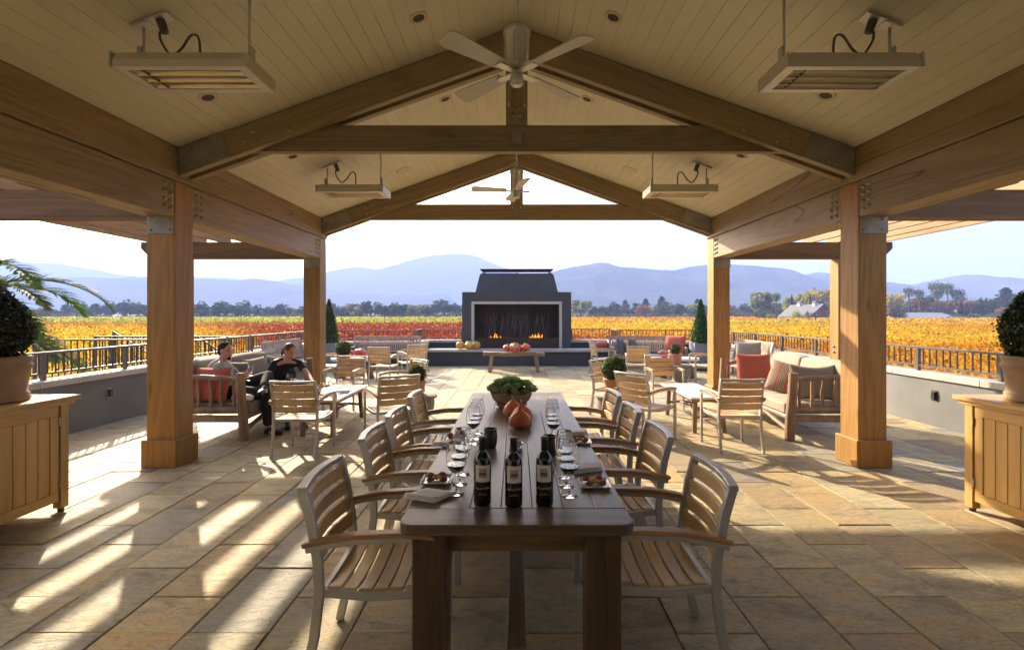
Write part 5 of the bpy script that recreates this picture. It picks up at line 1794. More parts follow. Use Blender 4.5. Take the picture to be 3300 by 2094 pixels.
# ------------------------------------------------------------------ slatted benches
def bench(loc, rz, L, label):
    """faces local -Y"""
    t = thing('slatted_bench', label, 'bench', loc, rz)
    h = L / 2
    B = M['benchteak']
    lean = lambda z: .25 + .13 * (z - .42) / .53
    MB().bar([(-h, lean(.92), .925), (h, lean(.92), .925)], .035, .075).build('top_rail', B, t, bevel=.004)
    MB().bar([(-h, lean(.50), .50), (h, lean(.50), .50)], .035, .06).build('lower_rail', B, t, bevel=.004)
    n = int(L / .058)
    sm_ = MB().bar([(0, lean(.525), .525), (0, lean(.7) + .02, .7), (0, lean(.89), .89)], .032, .014, (0, 1, 0)).mesh('back_slat', B)
    for k in range(n):
        link('back_slat', sm_, t, (-h + .07 + (L - .14) * k / (n - 1), 0, 0))
    for k in range(7):
        MB().box(-h, h, -.27 + k * .072, -.21 + k * .072, .405, .43).build('seat_slat', B, t, bevel=.003)
    MB().box(-h, h, -.275, -.25, .31, .40).build('apron', B, t, bevel=.003)
    for s in (-1, 1):
        MB().box(s * h - .03, s * h + .03, -.29, -.23, 0, .62).build('leg', B, t, bevel=.003)
        MB().bar([(s * h, .22, 0), (s * h, .24, .42), (s * h, lean(.96), .96)], .06, .05, (0, 1, 0)).build('leg', B, t, bevel=.003)
        MB().box(s * h - .035, s * h + .035, -.33, .27, .622, .65).build('armrest', B, t, bevel=.004)
    return t


bench((-3.98, 15.25, 0), 0, 2.0, 'weathered slatted teak bench against the wall left of the fireplace')
bench((3.95, 15.25, 0), 0, 2.15, 'weathered slatted teak bench against the wall right of the fireplace')
bench((-5.72, 13.1, 0), R(85), 1.8, 'weathered slatted bench along the left wall behind the woman')
bench((5.72, 12.95, 0), R(-88), 1.8, 'weathered slatted bench along the right wall behind the right sofa')
pillow('slate grey pillow at the left end of the right slatted bench', (3.13, 15.15, .67), R(62), R(-15), .5, .5, .16, M['slate'], 11)
pillow('brown striped pillow second from the left on the right slatted bench', (3.48, 15.15, .67), R(58), R(-16), .5, .48, .16, M['stripe_d'], 12)
pillow('red lattice pillow at the right end of the right slatted bench', (4.72, 15.1, .72), R(-42), R(-16), .62, .58, .18, M['redfab'], 13)
pillow('grey pillow on the right wall bench seen behind the log sofa', (5.72, 12.5, .70), R(-30), R(-14), .56, .5, .16, M['greycloth'], 14)
pillow('red pillow on the right wall bench half hidden by the far post', (5.55, 13.55, .68), R(-80), R(-16), .5, .5, .16, M['redfab'], 15)


# ------------------------------------------------------------------ rustic tables by the benches
def rustic_table(loc, label, sg):
    t = thing('rustic_table', label, 'table', loc)
    n = 26
    pts = [(.66 * math.cos(2 * PI * k / n) * (1 + .05 * math.sin(3 * k)), .45 * math.sin(2 * PI * k / n) * (1 + .06 * math.cos(2 * k))) for k in range(n)]
    MB().slab(pts, .44, .50).build('tabletop', M['whitetop'], t, bevel=.008)
    for dx, dy in ((.38, -.2), (.25, .2), (-.35, .18), (-.3, -.2)):
        MB().tube([(dx * 1.1, dy * 1.1, 0), (dx * 1.02, dy, .2), (dx, dy, .442)], [.09, .075, .085], 9).build('trunk_leg', M['log'], t, smooth=True)
    MB().tube([(.3, -.2, .14), (.5, -.1, .24), (.6, -.06, .28)], [.05, .045, .04], 8).build('branch', M['log'], t, smooth=True)
    return t


rustic_table((-4.15, 13.15, 0), 'pale topped rustic table on tree trunk legs before the left bench', -1)
rustic_table((4.1, 13.2, 0), 'pale topped rustic table on tree trunk legs before the right bench', 1)
GT = 'pumpkins on the tables by the benches'
for x, y, w, h, k, m_, lab in ((-4.02, 12.95, .36, .20, 'turban', 'pumpkin_r', 'red turban squash with striped crown on the left rustic table'),
                               (-4.34, 13.05, .27, .20, 'turban', 'pumpkin_r', 'smaller dark red turban squash beside the left potted ball'),
                               (3.70, 12.95, .28, .17, 'turban', 'pumpkin_r', 'pale striped turban squash at left on the right rustic table'),
                               (3.98, 12.98, .30, .19, 'turban', 'gourd', 'orange turban squash beside the right potted ball'),
                               (3.86, 13.3, .26, .16, 'turban', 'pumpkin_r', 'rear turban squash on the right rustic table')):
    squash('turban_squash', lab, 'squash', (x, y, .501), w, h, k, M[m_], random.uniform(0, 3), R(20), GT)

# ------------------------------------------------------------------ conifer planters
for x, lab in ((-5.47, 'left'), (5.36, 'right')):
    t = thing('conifer_planter', 'tall clipped conifer in a square blue grey planter at the far %s corner' % lab, 'potted tree', (x, 14.75, 0))
    v = []
    for k, z in ((.21, .05), (.26, .80), (.225, .80), (.21, .70)):
        v += [(-k, -k, z), (k, -k, z), (k, k, z), (-k, k, z)]
    f = [(3, 2, 1, 0), (12, 13, 14, 15)]
    for j in range(3):
        f += [(4 * j + i, 4 * j + (i + 1) % 4, 4 * j + 4 + (i + 1) % 4, 4 * j + 4 + i) for i in range(4)]
    MB().add(v, f).build('planter_box', M['planter'], t, bevel=.006)
    MB().box(-.19, .19, -.19, .19, .0, .048).build('plinth', M['iron'], t)
    n = 5200
    z = rs.uniform(0, 1, n) ** 1.1
    rad = (.238 * np.minimum(1, (1 - z) * 1.25 + .02) ** .8 * np.minimum(1, z * 7 + .75)) * (1 + rs.normal(0, .11, n))
    a = rs.uniform(0, 2 * PI, n)
    c = np.stack([rad * np.cos(a), rad * np.sin(a), .74 + 1.32 * z], 1)
    link('foliage', leaf_mesh('foliage', c, .055 * rs.uniform(.6, 1.4, n), M['box'], rs.uniform(.45, 1.3, n)[:, None] * np.array((.85, .88, .9)), aspect=.4), t)
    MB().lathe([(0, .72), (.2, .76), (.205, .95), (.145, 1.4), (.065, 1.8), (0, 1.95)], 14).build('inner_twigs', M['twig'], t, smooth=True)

# ------------------------------------------------------------------ fireplace
fp = thing('fireplace', 'charcoal stucco outdoor fireplace with tapered hood, lit fire and stone hearth', 'fireplace', (0, 16.7, 0))
W, Hh, ox, oz0, oz1 = 1.8, 2.36, 1.405, .515, 1.96
D = M['stucco_d']
b = MB().box(-W, -ox - .09, 0, 1.2, 0, Hh).box(ox + .09, W, 0, 1.2, 0, Hh).box(-ox - .0899, ox + .0899, 0, 1.2, oz1 + .09, Hh).box(-ox - .0899, ox + .0899, .75, 1.2, 0, oz1 + .0899).box(-ox - .0899, ox + .0899, .0, .75, 0, .43)
b.build('surround', D, fp)
b = MB().box(-ox - .0895, -ox, -.012, .10, oz0, oz1 + .0895).build('frame_jamb', M['lime'], fp, bevel=.003)
b = MB().box(ox, ox + .0895, -.012, .10, oz0, oz1 + .0895).build('frame_jamb', M['lime'], fp, bevel=.003)
b = MB().box(-ox + .0005, ox - .0005, -.012, .10, oz1, oz1 + .0895).build('frame_lintel', M['lime'], fp, bevel=.003)
MB().box(-ox, -ox + .002, .101, .749, .43, oz1).box(ox - .002, ox, .101, .749, .43, oz1).build('firebox_side', M['soot'], fp)
MB().box(-ox, ox, .101, .749, oz1 + .0, oz1 + .03).build('firebox_ceiling', M['void'], fp)
# thin bricks on the firebox back, laid in rows
rb = random.Random(2)
bk = MB()
row = 0; z = .44
while z < oz1 - .03:
    x = -ox + .004 - (row % 2) * .09
    while x < ox:
        w = rb.uniform(.15, .24)
        a, c = max(x, -ox + .003), min(x + w - .006, ox - .003)
        if c - a > .03:
            bk.box(a, c, .72 - rb.uniform(0, .018), .748, z, z + .034)
        x += w
    z += .041; row += 1
tag(bk.build('brick', M['soot'], fp), kind='stuff')
MB().box(-ox + .001, ox - .001, .03, .06, oz0, .855).build('fender_plate', M['rawsteel'], fp)
MB().box(-ox + .002, ox - .002, .061, .7, .43, .80).build('fire_bed', M['void'], fp)
b = MB().add([(-1.37, .10, Hh), (1.37, .10, Hh), (1.37, 1.1, Hh), (-1.37, 1.1, Hh), (-1.23, .25, 2.97), (1.23, .25, 2.97), (1.23, .95, 2.97), (-1.23, .95, 2.97)],
             [(0, 1, 5, 4), (1, 2, 6, 5), (2, 3, 7, 6), (3, 0, 4, 7), (4, 5, 6, 7), (3, 2, 1, 0)]).build('hood', D, fp)
MB().box(-1.19, 1.19, .28, .92, 2.971, 3.0).build('cap_base', M['iron'], fp)
MB().add([(-1.15, .3, 3.075), (1.15, .3, 3.075), (1.15, .9, 3.075), (-1.15, .9, 3.075), (-1.24, .2, 3.14), (1.24, .2, 3.14), (1.24, 1.0, 3.14), (-1.24, 1.0, 3.14)],
         [(0, 1, 5, 4), (1, 2, 6, 5), (2, 3, 7, 6), (3, 0, 4, 7), (4, 5, 6, 7), (3, 2, 1, 0)]).build('chimney_cap', M['iron'], fp)
for xx in (-1.14, -1.10, 0, 1.10, 1.14):
    for yy in (.33, .87):
        MB().box(xx - .012, xx + .012, yy - .012, yy + .012, 3.0, 3.076).build('cap_strut', M['iron'], fp)
for k in range(30):
    x = -1.08 + 2.16 * k / 29 + rb.uniform(-.05, .05)
    y = rb.uniform(.2, .6)
    dx = rb.uniform(-.16, .16)
    h = rb.uniform(1.5, 1.72)
    MB().tube([(x, y, .8), (x + dx * .4, y, 1.15), (x + dx, y + .05, h)], [.014, .013, .011], 6).build('standing_rod', M['twist'], fp)
m = bpy.data.materials.new('flame'); m.use_nodes = True; nt = m.node_tree
nt.nodes.remove(nt.nodes['Principled BSDF'])
em = N(nt, 'ShaderNodeEmission'); em.inputs['Color'].default_value = (1.0, 0.26, 0.03, 1); em.inputs['Strength'].default_value = 0.75
nt.links.new(em.outputs[0], nt.nodes['Material Output'].inputs['Surface'])
M['flame'] = m
for k, (x, h, w) in enumerate(((-.93, .06, .02), (-.87, .13, .02), (-.81, .10, .018), (-.76, .22, .028), (-.69, .18, .024), (-.65, .08, .02), (-.53, .11, .028), (-.42, .05, .02), (-.30, .06, .02), (.16, .04, .03), (.46, .09, .035), (.53, .15, .035), (.59, .12, .04), (.65, .18, .04), (.71, .13, .035), (.77, .21, .038), (.83, .17, .032))):
    pr = []
    for j in range(7):
        v = j / 6
        pr.append((w * (1 - v) ** 1.1 * (.75 + .9 * v) + .0005, h * v))
    pr[-1] = (0, h)
    MB().lathe([(0, 0)] + [(r, z + .001) for r, z in pr], 8, M=Matrix.Translation((x, .3 + .12 * (k % 3), .80)) @ Matrix.Rotation(rb.uniform(-.25, .25), 4, 'Y')).build('flame', M['flame'], fp, smooth=True)
hz = thing('hearth', 'long stone topped hearth ledge running under the fireplace', 'hearth', (0, 16.4, 0))
MB().box(-3.0, 3.0, -.36, .295, 0, .432).build('base', D, hz)
xs_ = [-3.04, -1.55, -.05, 1.5, 3.04]
for a, b2_ in zip(xs_[:-1], xs_[1:]):
    MB().box(a + .002, b2_ - .002, -.42, .28, .435, .511).build('slab', M['lime'], hz, bevel=.004)
GP2 = 'yellow pumpkins on the hearth'
for x, y, w, h, lab in ((-1.80, 16.12, .27, .25, 'left yellow pumpkin of the group on the hearth'), (-1.52, 16.06, .28, .22, 'front middle yellow pumpkin of the group on the hearth'),
                        (-1.29, 16.14, .27, .26, 'right yellow pumpkin of the group on the hearth'), (-1.55, 16.36, .24, .26, 'rear yellow pumpkin of the group on the hearth')):
    squash('pumpkin', lab, 'pumpkin', (x, y, .512), w, h, 'pump', M['pumpkin_y'], random.uniform(0, 3), 0, GP2)
squash('pumpkin', 'big red pumpkin on the hearth beside the right bench', 'pumpkin', (2.70, 16.15, .512), .40, .26, 'pump', M['pumpkin_r'], .4)

# rustic bench before the fire
rbn = thing('rustic_bench', 'old thick plank bench standing before the fireplace', 'bench', (-.08, 14.35, 0))
n = 12
vs = []; fs = []
for k in range(n + 1):
    x = -.87 + 1.74 * k / n
    for y, z in ((-.19, .455), (.17, .46), (.18, .555), (-.20, .56)):
        e = .97 if k in (0, n) else 1
        vs.append((x, y * e + .012 * math.sin(k * 1.7), z + .012 * math.sin(k * .9 + y) + (.02 if k == 0 else 0)))
for k in range(n):
    for i in range(4):
        fs.append((4 * k + i, 4 * k + (i + 1) % 4, 4 * k + 4 + (i + 1) % 4, 4 * k + 4 + i))
fs += [(3, 2, 1, 0), tuple(4 * n + i for i in range(4))]
MB().add(vs, fs).build('plank_seat', M['oldwood'], rbn, bevel=.01)
for a in (-1, 1):
    for b_ in (-1, 1):
        MB().bar([(a * .68, b_ * .15, 0), (a * .62, b_ * .12, .47)], .10, .09, (0, 1, 0)).build('leg', M['log'], rbn, bevel=.01)
G5 = 'turban squashes on the old bench'
for x, y, w, h, m_, lab, tl in ((-.28, 14.36, .24, .17, 'pumpkin_r', 'left pale crowned turban squash on the old bench', .5), (-.04, 14.28, .32, .20, 'pumpkin_r', 'largest turban squash in the middle of the old bench', .9),
                           (.10, 14.42, .2, .16, 'pumpkin_r', 'small dark turban squash tucked behind the largest one', .2), (.27, 14.32, .27, .19, 'gourd', 'bright orange turban squash at right on the old bench', -.5)):
    squash('turban_squash', lab, 'squash', (x, y, .566), w, h, 'turban', M[m_], random.uniform(-.4, .4), tl, G5)


# ------------------------------------------------------------------ cabinets and their pots
def cabinet(sg, label):
    t = thing('cabinet', label, 'cabinet', (sg * 4.07, 3.35, 0), R(0 if sg < 0 else 0.0))
    L = lambda a, b: (min(sg * a, sg * b), max(sg * a, sg * b))
    xf, xb, y0, y1 = -.31, .31, -.92, .90          # xf: face towards the terrace middle
    a, b = L(xf - .03, xb + .03)
    MB().box(a, b, y0 - .05, y1 + .09, .915, .952).build('top', M['maple_y'], t, bevel=.004)
    a, b = L(xf - .01, xb + .01)
    MB().box(a, b, y0 - .02, y1 + .05, .885, .9145).build('moulding', M['maple_y'], t, bevel=.003)
    for yy in (y0, y1 - .075):
        for xx in (xf, xb - .07):
            a, b = L(xx, xx + .07)
            MB().box(a, b, yy, yy + .075, .035, .884).build('post', M['maple'], t, bevel=.003)
            MB().lathe([(0, .0), (.022, .0), (.025, .034), (0, .034)], 10, c=((a + b) / 2, yy + .037, 0)).build('foot', M['iron'], t)
    ya, yb = y0 + .085, y1 - .085
    a, b = L(xf + .008, xf + .035)
    MB().box(a, b, ya, yb, .80, .882).build('rail', M['maple_y'], t, bevel=.003)
    MB().box(a, b, ya, yb, .10, .175).build('rail', M['maple_y'], t, bevel=.003)
    MB().box(a, b, yb - .075, yb, .1755, .7995).build('stile', M['maple'], t, bevel=.003)
    MB().box(a, b, ya, ya + .075, .1755, .7995).build('stile', M['maple'], t, bevel=.003)
    n = 15
    w = (yb - ya - .15) / n
    a, b = L(xf + .014, xf + .03)
    pm_ = MB().box(a, b, .0022, w - .0022, .176, .799).mesh('plank', M['maple'], bevel=.003)
    for k in range(n):
        link('plank', pm_, t, (0, ya + .075 + k * w, 0))
    a, b = L(xf + .05, xb - .02)
    MB().box(a, b, y0 + .02, y1 - .02, .10, .88).build('carcass', M['maple'], t)
    a, b = L(xf + .08, xb - .08)
    MB().box(a, b, y1 - .03, y1 - .012, .10, .88).build('end_panel', M['maple'], t)
    for zz in (.72, .22):
        a, b = L(xf + .0, xf + .02)
        MB().lathe([(.007, 0), (.007, .07)], 8, c=(sg * (xf + .003), yb + .005, zz)).build('hinge', M['steel'], t)
    return t


cabinet(-1, 'honey wood cabinet with plank doors at the left edge, in shade')
cabinet(1, 'honey wood cabinet with plank doors at the right edge, sunlit')


def big_pot(sg, label):
    t = thing('potted_shrub', label, 'potted plant', (sg * 4.115, 3.93, .953))
    r = .255
    prof = [(0, .0), (r * .93, 0), (r * .98, .012), (r * .99, .03), (r * .93, .04), (r * .97, .055), (r * .9, .07), (r * .96, .22), (r * 1.0, .262), (r * 1.045, .27), (r * 1.045, .285), (r * 1.0, .292), (r * 1.02, .33), (r * 1.05, .345), (r * .98, .36), (r * .9, .35), (r * .88, .31), (0, .31)]
    MB().lathe(prof, 40).build('pot', M['terra_old'], t, smooth=True)
    n = 7000
    d = rs.normal(size=(n, 3)); d /= np.linalg.norm(d, axis=1, keepdims=True)
    rr = 1 + .06 * np.sin(d[:, 0] * 8) * np.sin(d[:, 2] * 9 + 1) + rs.normal(0, .045, n) + (rs.uniform(0, 1, n) > .95) * rs.uniform(0, .16, n)
    sh = 1 - .28 * np.clip(d[:, 2], -.3, 1)
    c = np.stack([d[:, 0] * .255 * rr * sh, d[:, 1] * .255 * rr * sh, .60 + d[:, 2] * .30 * rr], 1)
    c[:, 2] = np.maximum(c[:, 2], .33)
    link('foliage', leaf_mesh('foliage', c, .026 * rs.uniform(.7, 1.4, n), M['boxdark'], rs.uniform(.5, 1.5, n)[:, None] * np.ones((n, 3)), nrm=d * .5, aspect=.6), t)
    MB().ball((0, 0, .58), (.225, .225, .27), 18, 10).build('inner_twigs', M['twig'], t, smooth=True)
    return t


big_pot(-1, 'dark egg shaped boxwood in an aged pot on the left cabinet')
big_pot(1, 'dark egg shaped boxwood in an aged pot on the right cabinet')

# ------------------------------------------------------------------ ceiling heaters
M['heatbody'] = plain('brushed stainless heater', (0.60, 0.57, 0.50), 0.4, 0.4, var=0.06, nscale=3)
M['reflector'] = plain('brassy reflector', (0.62, 0.52, 0.28), 0.35, 0.5, var=0.08, nscale=4)
M['fan'] = plain('brushed nickel fan', (0.56, 0.54, 0.48), 0.4, 0.4, var=0.05)
M['blade'] = plain('grey fan blade', (0.50, 0.475, 0.42), 0.5, var=0.05)
M['cable'] = plain('grey cable sleeve', (0.085, 0.075, 0.06), 0.6)
ceil_z = lambda x: RZ - SL * abs(x) - .004


HZ, HK = 3.345, 0.92
def heater(sg, y, label):
    t = thing('patio_heater', label, 'heater', (sg * 2.34, y, HZ), 0, 'infrared heaters hanging from the ceiling')
    s = sg
    t.scale = (HK, HK, HK)
    # housing: open trough with sloping sides, long axis across
    o = [(-.50, -.225), (.50, -.225), (.50, .225), (-.50, .225)]
    i_ = [(-.43, -.165), (.43, -.165), (.43, .165), (-.43, .165)]
    t_ = [(-.47, -.20), (.47, -.20), (.47, .20), (-.47, .20)]
    vs = [(x, yy, 0) for x, yy in i_] + [(x, yy, 0) for x, yy in o] + [(x, yy, .055) for x, yy in o] + [(x, yy, .12) for x, yy in t_] + [(x, yy, .05) for x, yy in i_]
    fs = []
    for a, b in ((0, 4), (4, 8), (8, 12)):
        fs += [(a + k, a + (k + 1) % 4, b + (k + 1) % 4, b + k) for k in range(4)]
    fs += [(12, 13, 14, 15), (16, 17, 18, 19)]
    fs += [(k, 16 + k, 16 + (k + 1) % 4, (k + 1) % 4) for k in range(4)]
    MB().add(vs, fs).build('housing', M['heatbody'], t, bevel=.002)
    for e in (-1, 1):
        MB().prism([(e * .503, -.006), (e * .515, -.006), (e * .515, .10), (e * .503, .118)], -.235, .235).build('end_cap', M['heatbody'], t, bevel=.002)
    for k in range(3):
        yy = -.11 + .11 * k
        rf = []
        MB().add([(x, yy + dy, z) for x in (-.425, .425) for dy, z in ((-.05, .008), (-.03, .04), (.03, .04), (.05, .008))],
                 [(0, 1, 5, 4), (1, 2, 6, 5), (2, 3, 7, 6)]).build('reflector', M['reflector'], t)
        MB().tube([(-.42, yy, .018), (.42, yy, .018)], .008, 8).build('element', M['fan'], t, smooth=True)
        MB().box(-.33, -.325, yy - .045, yy + .045, .004, .03).build('element_clip', M['cable'], t)
    MB().bar([(-.46, 0, .14), (.46, 0, .14)], .04, .035).build('hanger_bar', M['heatbody'], t, bevel=.002)
    for e in (-1, 1):
        xw = sg * 2.34 + e * .42 * HK
        zt = (ceil_z(xw) - HZ) / HK
        MB().tube([(e * .42, 0, .15), (e * .42, 0, zt - .03)], .011, 8).build('rod', M['fan'], t, smooth=True)
        ang = -th if xw < 0 else th
        Mx = Matrix.Translation((e * .42, 0, zt - .012)) @ Matrix.Rotation(ang, 4, 'Y')
        MB().box(-.07, .07, -.05, .05, -.012, .01, Mx).build('ceiling_plate', M['fan'], t)
        MB().slab([(e * .44 - .015, -.03), (e * .44 + .015, -.03), (e * .44 + .015, .03), (e * .44 - .015, .03)], .12, .26).build('tilt_bracket', M['fan'], t, bevel=.004)
    # conduit to a junction box on the ceiling, on the outer side
    e = s
    xw = sg * 2.34 + e * .29 * HK
    zt = (ceil_z(xw) - HZ) / HK
    Mx = Matrix.Translation((e * .29, 0, zt - .008)) @ Matrix.Rotation(th * s, 4, 'Y')
    MB().box(-.09, .09, -.06, .06, -.008, .006, Mx).build('junction_plate', M['fan'], t)
    MB().lathe([(0, -.11), (.03, -.11), (.034, -.02), (.034, 0), (0, 0)], 14, M=Mx).build('junction_box', M['cable'], t, smooth=True)
    q = [(e * .29, -.005, zt - .11), (e * .275, -.01, zt - .19), (e * .20, -.01, .20), (e * .12, -.01, .24), (e * .04, -.01, .35), (e * -.02, -.005, .33), (e * -.03, 0, .155)]
    P = []
    for k in range(len(q) - 1):
        p0, p1, p2, p3 = [Vector(q[max(0, min(len(q) - 1, k + d))]) for d in (-1, 0, 1, 2)]
        for j in range(5):
            u = j / 5
            P.append(.5 * ((2 * p1) + (p2 - p0) * u + (2 * p0 - 5 * p1 + 4 * p2 - p3) * u * u + (3 * p1 - p0 - 3 * p2 + p3) * u ** 3))
    P.append(Vector(q[-1]))
    MB().tube(P, .0095, 7).build('conduit', M['cable'], t, smooth=True)
    return t


heater(-1, 3.70, 'large infrared heater hanging at the upper left')
heater(1, 3.70, 'large infrared heater hanging at the upper right')
heater(-1, 7.28, 'smaller looking infrared heater hanging left beyond the first truss')
heater(1, 7.28, 'smaller looking infrared heater hanging right beyond the first truss')


# ------------------------------------------------------------------ ceiling fans
def fan(y, z, rot, label, rad=.66):
    t = thing('ceiling_fan', label, 'ceiling fan', (0, y, z), 0, 'ceiling fans hanging from the ridge')
    MB().tube([(0, 0, .36), (0, 0, RZ - z - .04)], .015, 10).build('downrod', M['fan'], t, smooth=True)
    MB().lathe([(0, RZ - z - .10), (.03, RZ - z - .10), (.06, RZ - z - .05), (.06, RZ - z - .02)], 20).build('canopy', M['fan'], t, smooth=True)
    MB().lathe([(0, .02), (.06, .02), (.088, .05), (.088, .26), (.10, .265), (.10, .29), (.085, .315), (.03, .325), (.028, .36), (0, .36)], 28).build('motor', M['fan'], t, bevel=0).data.polygons.foreach_set('use_smooth', [False] * 0 or [True] * (28 * 9))
    for k in range(6):
        a = k * PI / 3 + .3
        MB().tube([(.092 * math.cos(a), .092 * math.sin(a), .04), (.092 * math.cos(a), .092 * math.sin(a), .27)], .006, 6).build('motor_rib', M['fan'], t)
    MB().lathe([(0, -.105), (.038, -.10), (.05, -.085), (.052, -.045), (.042, -.02), (.03, .02), (0, .02)], 24).build('switch_cup', M['fan'], t, smooth=True)
    for k in range(4):
        a = rot + k * PI / 2
        Mx = Matrix.Rotation(a, 4, 'Z')
        br = MB().slab([(.03, -.02), (.12, -.035), (.19, -.03), (.19, .03), (.12, .035), (.03, .02)], -.008, .0, M=Mx).build('blade_bracket', M['fan'], t, bevel=.002)
        My = Mx @ Matrix.Rotation(R(13), 4, 'X')
        MB().slab([(.15, -.05), (rad - .05, -.078), (rad - .01, -.068), (rad, -.04), (rad, .05), (rad - .02, .074), (rad - .06, .078), (.15, .05)], .002, .011, M=My).build('blade', M['blade'], br)
    for s in (-1, 1):
        MB().tube([(s * .055, 0, -.06), (s * .058, 0, -.22)], .0015, 5).build('pull_chain', M['fan'], t)
        MB().lathe([(0, -.255), (.007, -.25), (.006, -.225), (0, -.22)], 8, c=(s * .058, 0, 0)).build('chain_knob', M['fan'], t)
    return t


fan(3.70, 3.405, R(45), 'large grey four blade ceiling fan hanging before the first truss')
fan(7.35, 3.42, R(10), 'smaller looking ceiling fan hanging between the two trusses')

# ------------------------------------------------------------------ recessed lights and speakers
M['trimring'] = plain('cream trim ring', (0.5, 0.42, 0.28), 0.5, var=0.03)
M['cangrey'] = plain('dark lamp recess', (0.05, 0.04, 0.03), 0.7)


def ceil_pt(x, y):
    u, v = (x - 1215) / 1190.0, (738 - y) / 1190.0
    d = (RZ - 1.64) / (v + SL * abs(u))
    X = u * d
    return X, d, RZ - SL * abs(X)


for x, y, lab in ((984, 42, 'recessed ceiling light nearest, left of the ridge'), (1442, 41, 'recessed ceiling light nearest, right of the ridge'),
                  (489, 229, 'recessed ceiling light below the upper left heater'), (1942, 224, 'recessed ceiling light below the upper right heater'),
                  (1047, 233, 'recessed ceiling light seen through the first truss, left'), (1380, 233, 'recessed ceiling light seen through the first truss, right'),
                  (688, 368, 'recessed ceiling light under the left end of the tie beam'), (1742, 366, 'recessed ceiling light under the right end of the tie beam')):
    X, Y, Z = ceil_pt(x, y)
    t = thing('recessed_light', lab, 'ceiling light', (X, Y, Z - .001), 0, 'recessed lights in the ceiling')
    t.rotation_euler = (0, th if X > 0 else -th, 0)
    MB().lathe([(.055, -.004), (.058, -.008), (.088, -.006), (.09, 0)], 28).build('trim_ring', M['trimring'], t, smooth=True)
    MB().lathe([(0, -.0025), (.057, -.0035)], 28).build('lamp_recess', M['cangrey'], t)
for x, y, lab in ((948, 401, 'round cream speaker in the ceiling left of the ridge'), (1481, 399, 'round cream speaker in the ceiling right of the ridge')):
    X, Y, Z = ceil_pt(x, y)
    o = MB().lathe([(0, -.012), (.115, -.010), (.125, -.008), (.128, 0)], 30).build('ceiling_speaker', M['trimring'], None, smooth=True, loc=(X, Y, Z - .001), rot=(0, th if X > 0 else -th, 0))
    tag(o, lab, 'speaker', 'speakers in the ceiling')

# ------------------------------------------------------------------ date palm outside the left wall
M['frond'] = leafmat('date palm leaflets', (0.10, 0.15, 0.03), 0.3, gloss=0.015, val=0.1)
dp = thing('date_palm', 'date palm reaching its fronds over the left railing', 'palm tree', (-9.75, 8.6, GZ - .2))
MB().tube([(0, 0, 0), (.05, 0, 1.7), (0, 0, 3.5)], [.32, .28, .26], 12).build('trunk', M['bark'], dp, smooth=True)


def frond(az, el, L, droop, seed):
    r = np.random.RandomState(seed)
    n = 14
    pts = []
    p = Vector((0, 0, 3.45)); e = el
    for k in range(n + 1):
        pts.append(p.copy())
        e -= droop / n * (0.5 + 1.2 * k / n)
        p = p + Vector((math.cos(az) * math.cos(e), math.sin(az) * math.cos(e), math.sin(e))) * L / n
    b = MB().tube(pts, [.022 - .018 * k / n for k in range(n + 1)], 5)
    tint = []
    nv0 = len(b.v)
    tint += [(1.3, 1.2, .7)] * nv0
    m_ = 95
    for k in range(m_):
        s = .12 + .88 * k / m_
        f = s * n; i = min(n - 1, int(f)); q = pts[i].lerp(pts[i + 1], f - i)
        tg = (pts[i + 1] - pts[i]).normalized()
        sd = tg.cross(Vector((0, 0, 1))).normalized(); up = sd.cross(tg)
        ln = .50 * math.sin(PI * (.12 + .86 * s)) ** .7 * L / 2.6
        for sgn in (-1, 1):
            d = (sd * sgn * .8 + tg * .75 + up * r.uniform(.05, .35)).normalized()
            w = up.cross(d).normalized() * .017
            o = len(b.v)
            mid = q + d * ln * .55
            b.v += [tuple(q - w), tuple(q + w), tuple(mid + w * .9), tuple(mid - w * .9), tuple(q + d * ln + Vector((0, 0, -.10 * ln)))]
            b.f += [(o, o + 1, o + 2, o + 3), (o + 3, o + 2, o + 4)]
            tint += [(r.uniform(.7, 1.3),) * 3] * 5
    me = b.mesh('frond', M['frond'])
    at = me.attributes.new('tint', 'FLOAT_COLOR', 'POINT')
    at.data.foreach_set('color', np.concatenate([np.array(tint), np.ones((len(tint), 1))], 1).ravel())
    link('frond', me, dp)


for az, el, L, dr, sd_ in ((-20, 45, 1.8, 1.5, 1), (-5, 30, 2.15, 1.3, 2), (-12, 12, 2.35, 1.1, 3), (-8, -6, 2.5, 0.7, 4), (5, -16, 2.65, 0.5, 13), (-22, -30, 2.2, 0.5, 14), (-60, 20, 2.6, 1.4, 5), (30, 35, 2.6, 1.5, 6), (75, 30, 2.5, 1.4, 7), (120, 40, 2.4, 1.4, 8), (170, 30, 2.5, 1.4, 9), (215, 40, 2.4, 1.5, 10), (260, 25, 2.5, 1.4, 11), (-12, 50, 2.4, 1.7, 12)):
    frond(R(az), R(el), L, dr, sd_)

